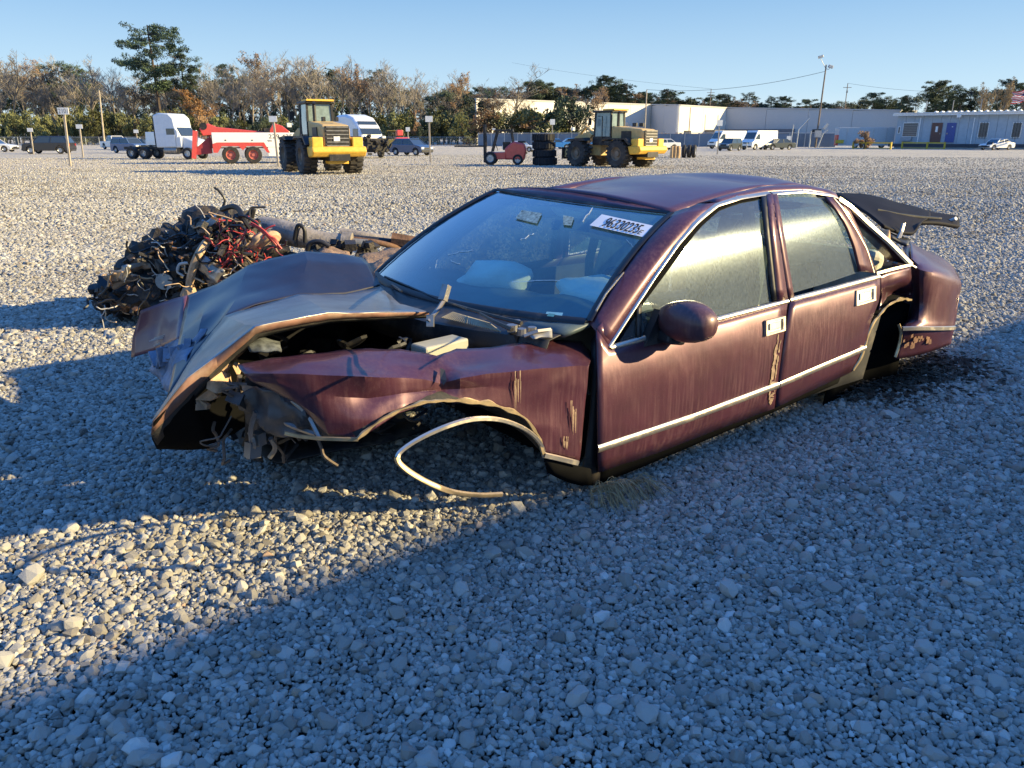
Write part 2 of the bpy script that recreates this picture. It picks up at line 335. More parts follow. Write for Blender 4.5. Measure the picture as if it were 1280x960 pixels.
for k in range(14):
    ic=ng.nodes.new('GeometryNodeMeshIcoSphere'); ic.inputs['Radius'].default_value=1; ic.inputs['Subdivisions'].default_value=2 if k%3 else 3
    rv=ng.nodes.new('FunctionNodeRandomValue'); rv.data_type='FLOAT_VECTOR'; a=.24 if k%3 else .12
    rv.inputs[0].default_value=(-a,)*3; rv.inputs[1].default_value=(a,)*3; rv.inputs['Seed'].default_value=k*13+5
    nz=ng.nodes.new('ShaderNodeTexNoise'); nz.inputs['Scale'].default_value=.9; nz.inputs['Detail'].default_value=1; nz.noise_dimensions='4D'; nz.inputs['W'].default_value=k*9.7
    vm=ng.nodes.new('ShaderNodeVectorMath'); vm.operation='SUBTRACT'; vm.inputs[1].default_value=(.5,.5,.5); L(nz.outputs['Color'],vm.inputs[0])
    vs=ng.nodes.new('ShaderNodeVectorMath'); vs.operation='SCALE'; vs.inputs['Scale'].default_value=2.3; L(vm.outputs[0],vs.inputs[0])
    va=ng.nodes.new('ShaderNodeVectorMath'); va.operation='ADD'; L(vs.outputs[0],va.inputs[0]); L(rv.outputs[0],va.inputs[1])
    sp=ng.nodes.new('GeometryNodeSetPosition'); L(ic.outputs['Mesh'],sp.inputs['Geometry']); L(va.outputs[0],sp.inputs['Offset'])
    ch=ng.nodes.new('GeometryNodeConvexHull'); L(sp.outputs[0],ch.inputs[0])
    ss=ng.nodes.new('GeometryNodeSetShadeSmooth'); L(ch.outputs[0],ss.inputs['Geometry']); ss.inputs['Shade Smooth'].default_value=False
    sm=ng.nodes.new('GeometryNodeSetMaterial'); sm.inputs['Material'].default_value=stone; L(ss.outputs[0],sm.inputs['Geometry'])
    L(sm.outputs[0],g2i.inputs[0])
iop=ng.nodes.new('GeometryNodeInstanceOnPoints')
def na(name,dt):
    a=ng.nodes.new('GeometryNodeInputNamedAttribute'); a.data_type=dt; a.inputs['Name'].default_value=name; return a.outputs['Attribute']
L(gi.outputs[0],iop.inputs['Points']); L(g2i.outputs[0],iop.inputs['Instance']); iop.inputs['Pick Instance'].default_value=True
L(na('pick','INT'),iop.inputs['Instance Index'])
er=ng.nodes.new('FunctionNodeEulerToRotation'); L(na('rot','FLOAT_VECTOR'),er.inputs[0]); L(er.outputs[0],iop.inputs['Rotation'])
L(na('scl','FLOAT_VECTOR'),iop.inputs['Scale']); L(iop.outputs[0],gout.inputs[0])
md=go.modifiers.new('stones','NODES'); md.node_group=ng
print('stones',N_)
# ---------------- unseen trailer, standing in for whatever casts the long foreground shadow ----------------
trl=empty('shadow_trailer',(11.22,2.06,0),math.atan2(5.41,6.66),'unseen long white box trailer, stand-in for what casts the shadow across the foreground gravel','trailer')
tw=M('trailer_skin',(.7,.7,.68),.5,0,dirt=.3)
b=MB().box((1,-1.25,2.6),(18,2.5,2.97)); b.build('cargo_box',tw,trl)
b=MB()
for y in(-.7,-1.8): b.box((1,y,1.02),(17.6,.12,.2))
b.build('chassis_rail',black,trl)
for x in(-6.6,-5.3):
    for y in(-.12,-2.38):
        b=MB().lathe([(.2,-.12),(.5,-.12),(.52,-.08),(.52,.08),(.5,.12),(.2,.12)],(x,y,.52)); b.build('wheel',rubber,trl,40)
for y in(-.6,-1.9): MB().box((6.5,y,.5),(.12,.12,1.0)).build('landing_leg',steel,trl)
# ---------------- the wrecked saloon ----------------
CX,CY,YAW=.07,2.98,.63
car=empty('wrecked_car',(CX,CY,0),YAW,'wrecked dark maroon four-door car without wheels, front end torn open, lying on the gravel','car')
_c,_s=math.cos(YAW),math.sin(YAW)
def tocar(p,pt=True):
    x,y=(p[0]-CX,p[1]-CY) if pt else (p[0],p[1]); return np.array([_c*x+_s*y,-_s*x+_c*y,p[2]])
OC=tocar((0,0,CAMH))
def U(px,py,ax,val):
    d=tocar(ray(px,py),False); i='xyz'.index(ax); return OC+d*(val-OC[i])/d[i]
_zt=[-.2,0,.1,.18,.3,.45,.55,.62,.66,.75,.85,.95,1.05,1.13,1.2,1.26]
_yt=[.06,.05,.02,0,-.005,.0,.012,.028,.05,.072,.094,.12,.152,.2,.28,.38]
def yside(x,z): return float(np.interp(z-.055*min(x,2.98),_zt,_yt))
def S(px,py,off=0.):
    y=0.
    for _ in range(12):
        p=U(px,py,'y',y); y=.5*y+.5*(yside(p[0],p[2])-off)
    return U(px,py,'y',y)
def paintmat(name,streak=.5,base=(.060,.015,.028),met=.35,flat=.09):
    m=bpy.data.materials.new(name); m.use_nodes=True; nt=m.node_tree; L=nt.links.new; b=nt.nodes['Principled BSDF']
    b.inputs['Metallic'].default_value=met; b.inputs['Coat Weight'].default_value=.45; b.inputs['Coat Roughness'].default_value=.16
    n=ntex(nt,5,5); c=ramp(nt,n.outputs[0],[(.3,tuple(x*.8 for x in base)),(.7,tuple(x*1.25 for x in base))])
    st=ntex(nt,1,5,stretch=(70,70,3.2),rough=.6); big=ntex(nt,2.2,3)
    sf=ramp(nt,st.outputs[0],[(.45,(0,0,0)),(.66,(streak,)*3)]); bf=ramp(nt,big.outputs[0],[(.38,(.15,)*3),(.68,(1,1,1))])
    mm=nt.nodes.new('ShaderNodeMath'); mm.operation='MULTIPLY'; L(sf,mm.inputs[0]); L(bf,mm.inputs[1])
    # dust lying evenly + speckle
    sp=ntex(nt,240,3); spf=ramp(nt,sp.outputs[0],[(.56,(0,0,0)),(.7,(.22*streak*2,)*3)])
    ad=nt.nodes.new('ShaderNodeMath'); ad.operation='ADD'; ad.use_clamp=True; L(mm.outputs[0],ad.inputs[0]); L(spf,ad.inputs[1])
    ad2=nt.nodes.new('ShaderNodeMath'); ad2.operation='ADD'; ad2.use_clamp=True; L(ad.outputs[0],ad2.inputs[0]); ad2.inputs[1].default_value=flat*streak*2
    c=mixc(nt,ad2.outputs[0],c,(.30,.165,.165)); L(c,b.inputs['Base Color'])
    mr=nt.nodes.new('ShaderNodeMapRange'); L(ad2.outputs[0],mr.inputs[0]); mr.inputs[3].default_value=.38; mr.inputs[4].default_value=.85; L(mr.outputs[0],b.inputs['Roughness'])
    m2=nt.nodes.new('ShaderNodeMapRange'); L(ad2.outputs[0],m2.inputs[0]); m2.inputs[3].default_value=.45; m2.inputs[4].default_value=.1; L(m2.outputs[0],b.inputs['Coat Weight'])
    bn=ntex(nt,3.5,2); bp=nt.nodes.new('ShaderNodeBump'); bp.inputs['Strength'].default_value=.13; bp.inputs['Distance'].default_value=.03
    L(bn.outputs[0],bp.inputs['Height']); L(bp.outputs[0],b.inputs['Normal']); L(bp.outputs[0],b.inputs['Coat Normal'])
    return m
paint=paintmat('maroon_paint',.22); paint_top=paintmat('maroon_paint_top',.22,(.05,.014,.04),.4,.3); paint_hood=paintmat('hood_paint_sky_dark',.02,(.007,.006,.013),.0,0.); paint_hood.node_tree.nodes['Principled BSDF'].inputs['Specular IOR Level'].default_value=.5; paint_flank=paintmat('flank_paint_sky_pale',.25,(.30,.30,.28),.85,0.)  # hood's navy-black and flank's pale base put sky reflections into the colour
under=M('underbody',(.02,.019,.018),.8,var=.4,scale=9,bump=.3,dirt=.45,dcol=(.14,.10,.07),dscale=7)
inner=M('inner_panel',(.03,.012,.016),.6,var=.3,dirt=.3)
rustpaint=M('rusted_edge',(.20,.105,.075),.65,.1,var=.35,scale=15,dirt=.5,dcol=(.42,.34,.24),dscale=10)
brass=M('weathered_trim',(.5,.38,.22),.4,.7,var=.3,scale=16,dirt=.5,dcol=(.36,.27,.17),dscale=14)
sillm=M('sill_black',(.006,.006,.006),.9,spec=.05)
gl_w=glassmat('windscreen_glass',(.66,.84,.82),.15,(.16,.40,.46),.03,0,3,boost=1.7)  # teal film colour stands in for blue sky mirrored in the windscreen
gl_f=glassmat('far_side_glass',(.25,.33,.35),.72,(.07,.12,.15),.05,.2,8)  # heavy dark-blue film stands in for reflections that hide the far side
gl_s=glassmat('side_glass',(.35,.42,.42),.32,(.33,.39,.42),.10,.6,26,(9,9,1.0))
def pxgrid(rows,n,proj):
    R=[resample(r,n) for r in rows]; return R
def side(name,top,bot,m=8,n=14,off=0.,mat=paint,thick=.012,dent=0,mid=None,parent=car,seed=1,far=False,angle=40,inner_m=None,nu=1,dscale=5):
    T,B=resample(top,n),resample(bot,n); rows=[]
    for i in range(m):
        t=i/(m-1); q=T*(1-t)+B*t; rows.append([S(x,y,off) for x,y in q])
    if far: rows=[[np.array([p[0],2.0-p[1],p[2]]) for p in r] for r in rows]
    return grid(name,rows,mat,parent,nu,1,thick,dent,dscale,seed,True,angle,inner_m)
def strip(name,pl,w,mat,off=.012,parent=car,depth=.012,n=30,far=False,bow=.6):
    """moulding along a pixel polyline on the body side: a raised half-round band w metres wide"""
    P=[S(x,y,0) for x,y in resample(pl,n)]; rows=[]
    for k,(a,o) in enumerate(((-.5,0),(-.42,bow),(-.15,1),(.15,1),(.42,bow),(.5,0))):
        rows.append([np.array([p[0],(yside(p[0],p[2]+a*w)-.002-depth*o),p[2]+a*w]) for p in P])
    if far: rows=[[np.array([p[0],2.0-p[1],p[2]]) for p in r] for r in rows]
    return grid(name,rows,mat,parent,smooth=True,angle=60)
def pathstrip(name,P,w,mat,parent=car,h=.01,nrm=(0,-1,0),jit=0):
    """flat-topped bar along 3-D points P lying against a surface with normal nrm"""
    P=np.asarray(P,float); nrm=np.array(nrm,float); rows=[[],[],[],[]]
    for k in range(len(P)):
        d=P[min(k+1,len(P)-1)]-P[max(k-1,0)]; d/=np.linalg.norm(d)+1e-9; s=np.cross(d,nrm); s/=np.linalg.norm(s)+1e-9
        jw=w*(1+jit*noise.noise(Vector(P[k])*22)*1.6); js=s*jit*w*.5*noise.noise(Vector(P[k])*15+Vector((9,0,0)))
        for r,(a,o) in enumerate(((-.5,0),(-.35,1),(.35,1),(.5,0))): rows[r].append(P[k]+js+s*a*jw+nrm*o*h)
    return grid(name,rows,mat,parent,smooth=True,angle=50)
FAR=(False,True)
for far in FAR:
    # front door: skin below the belt line
    fd=side('front_door',[(745,412),(760,433),(860,407),(984,375)],[(748,590),(830,562),(900,535),(967,510)],12,22,mat=paint,far=far,dent=.004,seed=2,inner_m=inner)
    if far: fd.location=(0,0,0)
    strip('lower_moulding',[(746,561),(860,523),(972,481)],.042,chrome,parent=fd,far=far)
    strip('belt_moulding',[(762,434.5),(860,408),(984,376)],.026,chrome,parent=fd,far=far)
    # glass
    side('window_glass',[(799,381),(842,322),(870,285),(895,262),(920,252),(953,246)],[(799,420),(850,409),(900,394),(969,376)],9,16,off=-.012,mat=(gl_f if far else gl_s),thick=0,parent=fd,far=far)
    side('vent_glass',[(765,430),(780,408),(797,384)],[(767,431),(783,427),(797,422)],4,6,off=-.010,mat=gl_s,thick=0,parent=fd,far=far)
    side('vent_divider',[(796,384),(801,380)],[(796,424),(801,423)],6,2,off=.001,mat=black,parent=fd,far=far)
    # frame round the glass
    o_=[S(x,y,-.004) for x,y in resample([(760,434),(790,388),(821,341),(848,303),(874,273),(895,256),(923,247),(958,242)],20)]; i_=[S(x,y,-.006) for x,y in resample([(770,434),(801,384),(845,325),(873,287),(898,263.5),(922,254),(955,248)],20)]
    if far: o_=[np.array([p[0],2.0-p[1],p[2]]) for p in o_]; i_=[np.array([p[0],2.0-p[1],p[2]]) for p in i_]
    grid('window_surround',[o_,i_],sillm,fd)
    strip('upper_moulding',[(760,434),(790,388),(821,341),(848,303),(874,273),(895,256),(923,247),(960,241)],.018,chrome,parent=fd,far=far,n=40)
    side('glass_seal',[(951,246),(958,245)],[(966,376),(972,375)],10,2,off=.0,mat=black,parent=fd,far=far)
    side('window_frame',[(957,243),(965,243)],[(971,377),(984,376)],10,3,off=.003,mat=paint,parent=fd,far=far)
    # rear door
    rd=side('rear_door',[(987,374),(1040,361),(1100,345.5)],[(970,507),(1010,492),(1040,478),(1065,465)],12,4,off=.002,mat=paint,far=far,dent=0,inner_m=inner) if False else None
    top=[(987.5,374),(1040,361),(1099,346)]
    rows=[]
    # rear door outline bends round the wheel arch at its trailing edge
    LE=[(987.5,374),(982,410),(976,450),(971,485),(968.5,509)]; TE=[(1099,346),(1099.5,372),(1087,402),(1081,430),(1064,464)]
    for i in range(11):
        t=i/10; a=np.array([np.interp(t,np.linspace(0,1,5),[p[0] for p in LE]),np.interp(t,np.linspace(0,1,5),[p[1] for p in LE])])
        e=np.array([np.interp(t,np.linspace(0,1,5),[p[0] for p in TE]),np.interp(t,np.linspace(0,1,5),[p[1] for p in TE])])
        rows.append([S(*(a*(1-s)+e*s),.002) for s in np.linspace(0,1,16)])
    if far: rows=[[np.array([p[0],2.0-p[1],p[2]]) for p in r] for r in rows]
    rd=grid('rear_door',rows,paint,car,1,1,.012,.004,5,5,True,40,inner)
    strip('lower_moulding',[(973,480.5),(1030,456),(1080.5,435)],.042,chrome,parent=rd,far=far)
    strip('belt_moulding',[(986,375),(1040,361),(1098,345)],.026,chrome,parent=rd,far=far)
    side('window_glass',[(965,247),(1000,246),(1033,246.5)],[(988,367),(1030,355),(1074,340)],9,12,off=-.012,mat=(gl_f if far else gl_s),thick=0,parent=rd,far=far)
    strip('upper_moulding',[(963,241.5),(1004,239),(1037,243.5),(1047,248)],.018,chrome,parent=rd,far=far)
    side('window_frame',[(963,242),(971,243)],[(985,374),(992,373)],10,3,off=.003,mat=paint,parent=rd,far=far)
    LF=[(1031,246),(1044,262),(1056,281),(1066,307),(1074,339)]; TF=[(1041,247),(1054,262),(1070,288),(1083,312),(1092,341)]
    rows=[[S(*(np.array(a)*(1-s)+np.array(e)*s),.004) for s in (0,.12,.3,1)] for a,e in zip(resample(LF,12),resample(TF,12))]
    if far: rows=[[np.array([p[0],2.0-p[1],p[2]]) for p in r] for r in rows]
    grid('rear_frame',rows,paint,rd,thick=.012)
    pathstrip('frame_bead',[S(*q,.006)*(1 if not far else 1)*np.array([1,1,1]) if not far else np.array([1,-1,1])*S(*q,.006)+np.array([0,2.0,0]) for q in resample(TF,14)],.010,chrome,rd,h=.006,nrm=(0,-1 if not far else 1,.2))
    # pillar behind the rear door, C pillar and its bright moulding
    L1=[(1042,247),(1056,263),(1071,288),(1084,313),(1093,341)]; T1=[(1058,255),(1066,272),(1077,294),(1086,316),(1095,341)]
    rows=[[S(*(np.array(a)*(1-s)+np.array(e)*s),0) for s in (0,.5,1)] for a,e in zip(resample(L1,10),resample(T1,10))]
    if far: rows=[[np.array([p[0],2.0-p[1],p[2]]) for p in r] for r in rows]
    grid('quarter_post',rows,paint,car,thick=.01)
    CP=[S(x,y,.0) for x,y in resample([(1047,249),(1062,259),(1085,281),(1110,303),(1138,331)],16)]
    if far: CP=[np.array([p[0],2.0-p[1],p[2]]) for p in CP]
    pathstrip('quarter_moulding',CP,.034,chrome,car,h=.014,nrm=(0,-1 if not far else 1,.3))
    QB=[S(x,y,.0) for x,y in resample([(1094,342),(1116,336),(1138,331)],8)]
    if far: QB=[np.array([p[0],2.0-p[1],p[2]]) for p in QB]
    pathstrip('quarter_sill_moulding',QB,.022,chrome,car,h=.012,nrm=(0,-1 if not far else 1,.3))
    # inner part of the C pillar (towards the back window)
    IN=[np.array([p[0]+.03,(p[1]+.16 if not far else p[1]-.16),p[2]+.01]) for p in CP]
    grid('rear_pillar',[CP,IN],paint_top,car,thick=.008)
    # rocker
    side('sill_panel',[(745,583),(830,556),(900,531),(968,504),(1050,468)],[(742,606),(800,583),(900,541),(968,513),(1046,478)],4,20,off=-.04,mat=sillm,thick=.02,far=far)
    # front pillar between windscreen and door
    PO=[(746,410),(752,428),(760,433),(790,388),(821,341),(848,303),(874,272),(895,254)]; 
    # door handles
    for hx,hy,par in ((967,407.5,fd),(1080,370,rd)):
        q=[S(hx-12,hy-7,.004),S(hx+12,hy-13,.004),S(hx+12,hy+5,.004),S(hx-12,hy+12,.004)]
        if far:q=[np.array([p[0],2.0-p[1],p[2]]) for p in q]
        sg=-1 if not far else 1
        b=MB(); o=np.array([0,sg*.016,0]); c=sum(q)/4
        ring=[p for p in q]+[p+o for p in q]+[c+(p-c)*.78+o for p in q]+[c+(p-c)*.74+o*.35 for p in q]
        f=[]
        for r in range(3): f+=[(4*r+k,4*r+(k+1)%4,4*r+4+(k+1)%4,4*r+4+k) for k in range(4)]
        f.append((12,13,14,15)); b.add(ring,f); hd=b.build('door_handle',chrome,par)
        b=MB(); e=(q[1]-q[0]); dn=(q[3]-q[0]); a0=q[0]+e*.12+dn*.22+o*.6
        b.add([a0,a0+e*.55,a0+e*.55+dn*.4,a0+dn*.4]+[x+o*.9 for x in (a0,a0+e*.55,a0+e*.55+dn*.4,a0+dn*.4)],[(0,1,2,3),(4,5,6,7),(0,1,5,4),(1,2,6,5),(2,3,7,6),(3,0,4,7)])
        b.build('handle_flap',chrome,hd)
        MB().box(tuple(q[0]+e*.72+dn*.5+o*.5),(.022,.02,.03)).build('lock_recess',black,hd)
# ---- mud runs on the doors (real stains) ----
mud=M('dried_mud',(.30,.21,.14),.95,var=.3,scale=30,bump=.3)
def stain(name,pts,wpx,parent=car,off=.009,seed=0,m_=None):
    r=random.Random(seed); n=len(pts); b=MB()
    P=resample(pts,14)
    for k in range(13):
        if r.random()<.12: continue
        a,e=P[k],P[k+1]; w0=wpx*(.5+r.random())*(math.sin(math.pi*(k+.6)/13.5)**.6); w1=wpx*(.5+r.random())*(math.sin(math.pi*(k+1.5)/14.5)**.6)
        o0=r.uniform(-.3,.3)*wpx
        q=[S(a[0]-w0/2+o0,a[1],off),S(a[0]+w0/2+o0,a[1],off),S(e[0]+w1/2+o0,e[1],off),S(e[0]-w1/2+o0,e[1],off)]
        b.add(q,[(0,1,2,3)])
    return b.build(name,m_ or mud,parent)
stain('mud_run',[(973,418),(970,440),(965,470),(961,500)],3.2,seed=3)
stain('mud_run',[(976,425),(972,450),(969,476)],1.6,seed=13)
stain('mud_run',[(968,488),(962,506)],4,seed=8)
# ---- windscreen ----
def Wp(px,py,y): return U(px,py,'y',y)
def bow(a,b_,n,amt,axis=np.array([-1,0,.0]),mid=None):
    a,b_=np.array(a),np.array(b_); return [a*(1-t)+b_*t+axis*amt*4*t*(1-t) for t in np.linspace(0,1,n)]
top_n,top_f=Wp(838,267.5,.36),Wp(622,238,1.64)
bot_n,bot_f=Wp(735,403,.15),Wp(471,343,1.85)
print('ws',top_n,top_f,bot_n,bot_f)
bowb=.20
rows=[]
for t in np.linspace(0,1,11):
    n_=top_n*(1-t)+bot_n*t; f_=top_f*(1-t)+bot_f*t; up=np.array([-.45,0,.6])*.055*4*t*(1-t)
    rows.append([p+up for p in bow(n_,f_,17,.06+(bowb-.06)*t)])
ws=grid('windscreen',rows,gl_w,car)
wsr=np.array(rows)
bot_edge=wsr[-1]; top_edge=wsr[0]
# black band and rubber round the glass
for nm,pl in (('windscreen_seal',[p+np.array([-.012,0,.006]) for p in bot_edge]),('windscreen_seal',[p+np.array([-.004,0,.006]) for p in top_edge]),('windscreen_seal',[p+np.array([-.004,-.006,.006]) for p in wsr[:,0]]),('windscreen_seal',[p+np.array([-.004,.006,.006]) for p in wsr[:,-1]])):
    pathstrip(nm,pl,.024 if pl[0][2]>1.1 and pl[-1][2]>1.1 else .042,black,car,h=.006,nrm=(-.6,0,.75))
# A pillars
for far in FAR:
    out=[S(x,y,0) for x,y in resample([(760,433),(790,388),(821,341),(848,303),(874,272),(895,254)],14)]
    inn=wsr[::-1,0] if not far else wsr[::-1,-1]
    inn=resample(inn,14)
    if far: out=[np.array([p[0],2.0-p[1],p[2]]) for p in out]
    rows=[]
    sg=1 if not far else -1
    for s in (0,.25,.5,.75,1.0):
        rows.append([out[k]*(1-s)+inn[k]*s+np.array([-.02,-.016*sg,.012])*math.sin(math.pi*s) for k in range(14)])
    grid('front_pillar',rows,paint,car,thick=.008)
# door leading corner beside the pillar
tri=[[S(746,410,0),S(752,421,0),S(760,433,0)],[Wp(757,398,.12),Wp(760,410,.10),S(764,428,0)]]
grid('pillar_foot',tri,paint,car,thick=.008)
# ---- roof ----
nedge=[(842,267),(874,254.5),(907,244.5),(953,233.5),(975,232.5),(1003,231.5),(1037,241)]
ny=[.40,.41,.42,.42,.42,.42,.46]
NE=[Wp(x,y,yy) for (x,y),yy in zip(nedge,ny)]
FE=[np.array([p[0],2.0-p[1],p[2]]) for p in NE]; FE[0]=np.array([top_f[0]+.06,1.60,top_f[2]+.01])
print('roofz',[round(float(p[2]),2) for p in NE],[round(float(p[0]),2) for p in NE])
rows=[]
for s in np.linspace(0,1,9):
    r=[]
    for k in range(7):
        p=NE[k]*(1-s)+FE[k]*s; c=4*s*(1-s)
        z=p[2]+.045*c
        if k in(3,4): z-=.035*(1-s)*c*1.2
        xx=p[0]-(.07*c if k==0 else .03*c if k==1 else -.05*c if k==6 else 0)
        r.append(np.array([xx,p[1],z]))
    rows.append(r)
rf=grid('roof',rows,paint_top,car,4,2,.01,.006,2.2,3,True,40)
roofrows=np.array(rows)
# gutter / cant rail between roof skin and door frames
for far in FAR:
    lo=[S(x,y,.0) for x,y in resample([(895,254.5),(923,246),(960,240),(1004,237.5),(1037,242),(1047,248)],16)]
    hi=resample(np.array(NE[1:]),16)
    lo0=[S(x,y,0) for x,y in resample([(842,309),(874,271),(895,254.5)],5)]
    if far: lo=[np.array([p[0],2.0-p[1],p[2]]) for p in lo]; hi=resample(np.array(FE[1:]),16)
    grid('cant_rail',[hi,[h*.5+l*.5+np.array([0,-.012 if not far else .012,.012]) for h,l in zip(hi,lo)],lo],paint_top,car,thick=.01)
# header between roof front and windscreen top
hd=[roofrows[i][0] for i in range(9)]; te=resample(top_edge,9)
grid('roof_header',[hd,te],paint_top,car,2,1,thick=.006)
# near front corner piece joining rail, roof and pillar
A0=S(874,272,0);A1=S(895,254.5,0)
grid('rail_corner',[[top_n,NE[0],NE[1]],[A0*.6+top_n*.4,A0*.55+NE[0]*.45+np.array([0,-.01,0]),(A1+NE[1])/2],[A0,A0*.5+A1*.5,A1]],paint,car,2,2,thick=.008)
m_=lambda p:np.array([p[0],2-p[1],p[2]])
grid('rail_corner',[[top_f,FE[0],FE[1]],[m_(A0)*.6+top_f*.4,m_(A0)*.55+FE[0]*.45,(m_(A1)+FE[1])/2],[m_(A0),m_(A0*.5+A1*.5),m_(A1)]],paint,car,2,2,thick=.008)
# back window and parcel deck
br=[roofrows[i][6] for i in range(9)]
CPn=S(1138,331,0)
bl=[np.array([3.02+.16*4*s*(1-s),.26+s*1.48,.90+.02*4*s*(1-s)]) for s in np.linspace(0,1,9)]
grid('back_window',[br,[a*.5+b_*.5+np.array([.03,0,.03]) for a,b_ in zip(br,bl)],bl],gl_w,car,2,2)
# ---- front wing, crumpled ----
T=[(297,458,.30),(340,448,.27),(381,442,.25),(430,438,.26),(472,437,.25),(500,436,.24),(529,442,.20),(545,446,.16),(570,437,.24),(614,435,.23),(670,428,.23),(705,426,.23),(726,428,.22),(738,440,.19)]
C1=[(300,463,.26),(340,458,.20),(381,455,.15),(430,458,.09),(455,461,.07),(500,456,.12),(530,458,.11),(549,462,.10),(575,460,.10),(614,455,.09),(670,447,.09),(705,443,.09),(726,444,.09),(738,450,.08)]
C2=[(306,468,.22),(342,468,.13),(385,469,.07),(430,470,.02),(456,471,.0),(500,473,.045),(530,475,.05),(550,480,.06),(575,473,.0),(614,468,0),(670,462,0),(705,459,0),(726,457.5,0),(736,458,.0)]
C3=[(313,474,.20),(350,480,.12),(395,492,.07),(435,497,.05),(460,498,.05),(500,492,.04),(528,489,.055),(551,487,.06),(575,486,.02),(614,482,.01),(670,490,0),(702,492,0),(720,490,.0),(733,487,.0)]
C4=[(330,482,.20),(365,498,.12),(405,524,.07),(440,528,.03),(470,522,.01),(500,508,.01),(527,502,.02),(552,500,.02),(575,500,.01),(614,502,.0),(655,520,.0),(690,530,0),(710,528,0),(730,520,.0)]
C5=[(350,490,.22),(376,507,.15),(412,543,.08),(448,549,.03),(470,535,.0),(497,517,.0),(524,507,.0),(554,503,.0),(580,503,.0),(612,506,.0),(646,518,0),(668,538,0),(679,568,0),(723,579,.0)]
def R3(l): return [Wp(*q) for q in l]
def T_(l): # let the wing taper to the side curve
    return R3(l)
fw=grid('front_wing',[R3(T),R3(C1),R3(C2),R3(C3),R3(C4),R3(C5)],paint,car,6,6,.005,.002,6,11,True,20,inner,crease=.010,cscale=3.2,lin=True)
# sharp creases: ridge highlights are folds in the sheet
0 and pathstrip('wing_crease',[Wp(x,y,yy-.006) for x,y,yy in spline([(556,474,.0),(614,468,0),(670,462,0),(726,457.5,0)],5)],.012,paint,fw,h=.006)
# torn edge hole by the dent
b=MB(); q=[Wp(547,460,.095),Wp(553,463,.085),Wp(555,476,.03),Wp(551,482,.03),Wp(547,474,.05)]
b.add([p+np.array([0,-.02,.006]) for p in q],[(0,1,2,3,4)]); b.build('tear',black,fw)
for a in ([(540,452,.09),(545,462,.07),(550,470,.03),(556,482,.0)],[(547,458,.06),(553,466,.03),(557,478,-.01)],[(431,476,.0),(440,470,-.01),(452,462,0),(459,458,.03)]):
    0 and pathstrip('torn_lip',[Wp(x,y,yy-.002) for x,y,yy in spline(a,3)],.009,steel,fw,h=.004)
# arch lip (yellowed bare edge) and its dark inside
al=[(447,549),(456,541),(467,531),(495,514),(524,504.5),(554,501),(585,502),(614,505),(646,517),(668,537),(679,567)]
pathstrip('arch_lip',[Wp(x,y,-.012) for x,y in spline(al,6)],.017,brass,fw,h=.006,jit=.7)
ar=[np.array(Wp(x,y+1,0.0)) for x,y in spline(al,2)]
grid('wheel_well',[ar,[p+np.array([0,.14,.05]) for p in ar],[p+np.array([0,.3,.06]) for p in ar]],under,car,1,2,thick=.008,dent=.012,seed=4)
pathstrip('lower_trim',[Wp(x,y,-.012) for x,y in spline([(680,569),(700,573.5),(722,579)],4)],.026,chrome,fw,h=.008)
grid('wing_lower',[R3([(680,573,.0),(700,578,0),(723,583,0),(738,586,0)]),R3([(684,590,.02),(703,600,.02),(724,606,.02),(741,606,0.02)])],sillm,car,2,2,.01)
# mud on wing
def wst(px,py,w,h,seed):
    r=random.Random(seed); b=MB()
    for k in range(10):
        x=px+r.uniform(-w/2,w/2); y0=py+r.uniform(0,h*.4); y1=y0+h*r.uniform(.25,.6); ww=r.uniform(.6,1.6)
        b.add([Wp(x-ww/2,y0,-.016),Wp(x+ww/2,y0,-.016),Wp(x+ww/2-.6,y1,-.014),Wp(x-.3,y1,-.014)],[(0,1,2,3)])
    b.build('mud_run',mud,fw)
wst(648,463,9,60,1); wst(717,500,7,50,2); wst(707,545,9,20,3)
# gap behind wing: dark inner hinge pillar
grid('hinge_pillar',[[Wp(738,427,.16),Wp(740,470,.10),Wp(736,530,.08),Wp(726,606,.07)],[Wp(752,405,.14),Wp(757,470,.08),Wp(752,540,.06),Wp(749,604,.05)]],black,car,2,2,.01)
# ---- hood ----
paint_corner=paintmat('maroon_paint_corner',.3,(.10,.026,.04),.1,.25)
paint_corner.node_tree.nodes['Principled BSDF'].inputs['Specular IOR Level'].default_value=.2
far_=[(453,322,1.74),(420,318,1.70),(381,314,1.65),(340,323,1.62),(310,332,1.62),(269,355,1.62),(234,369,1.62)]
r2=[(462,331,1.66),(425,330,1.59),(384,327,1.53),(339,338,1.48),(303,350,1.45),(262,375,1.42),(230,394,1.44)]
r3=[(470,346,1.58),(430,350,1.48),(378,350,1.38),(336,361,1.30),(297,374,1.23),(252,398,1.16),(224,424,1.16)]
rg=[(475,358,1.5),(430,368,1.38),(372,368.6,1.24),(318,383,1.10),(281,395,1.0),(239,448,.88),(208,500,.76)]
hA=grid('hood',[R3(far_),R3(r2),R3(r3),R3(rg)],paint_hood,car,6,6,.004,.002,3.5,21,True,16,inner,crease=.007,cscale=2.3,lin=True)
rb=rg+[(193,523,.66)]
q1=[(500,380,.95),(448,381,.80),(392,379,.74),(350,393,.62),(306,406,.58),(261,440,.62),(228,474,.58),(192,524,.50)]
nr=[(536,390,.55),(475,391,.42),(410,392,.36),(371,399,.33),(320,408,.31),(270,446,.40),(234,473,.38),(191,527,.40)]
hB=grid('hood_side',[R3(rb),R3(q1),R3(nr)],paint_flank,car,6,5,.004,.001,4,9,True,12,inner,crease=.004,cscale=4.0,lin=True); hB['label']='hood flank bent down, coloured pale for its sky sheen'
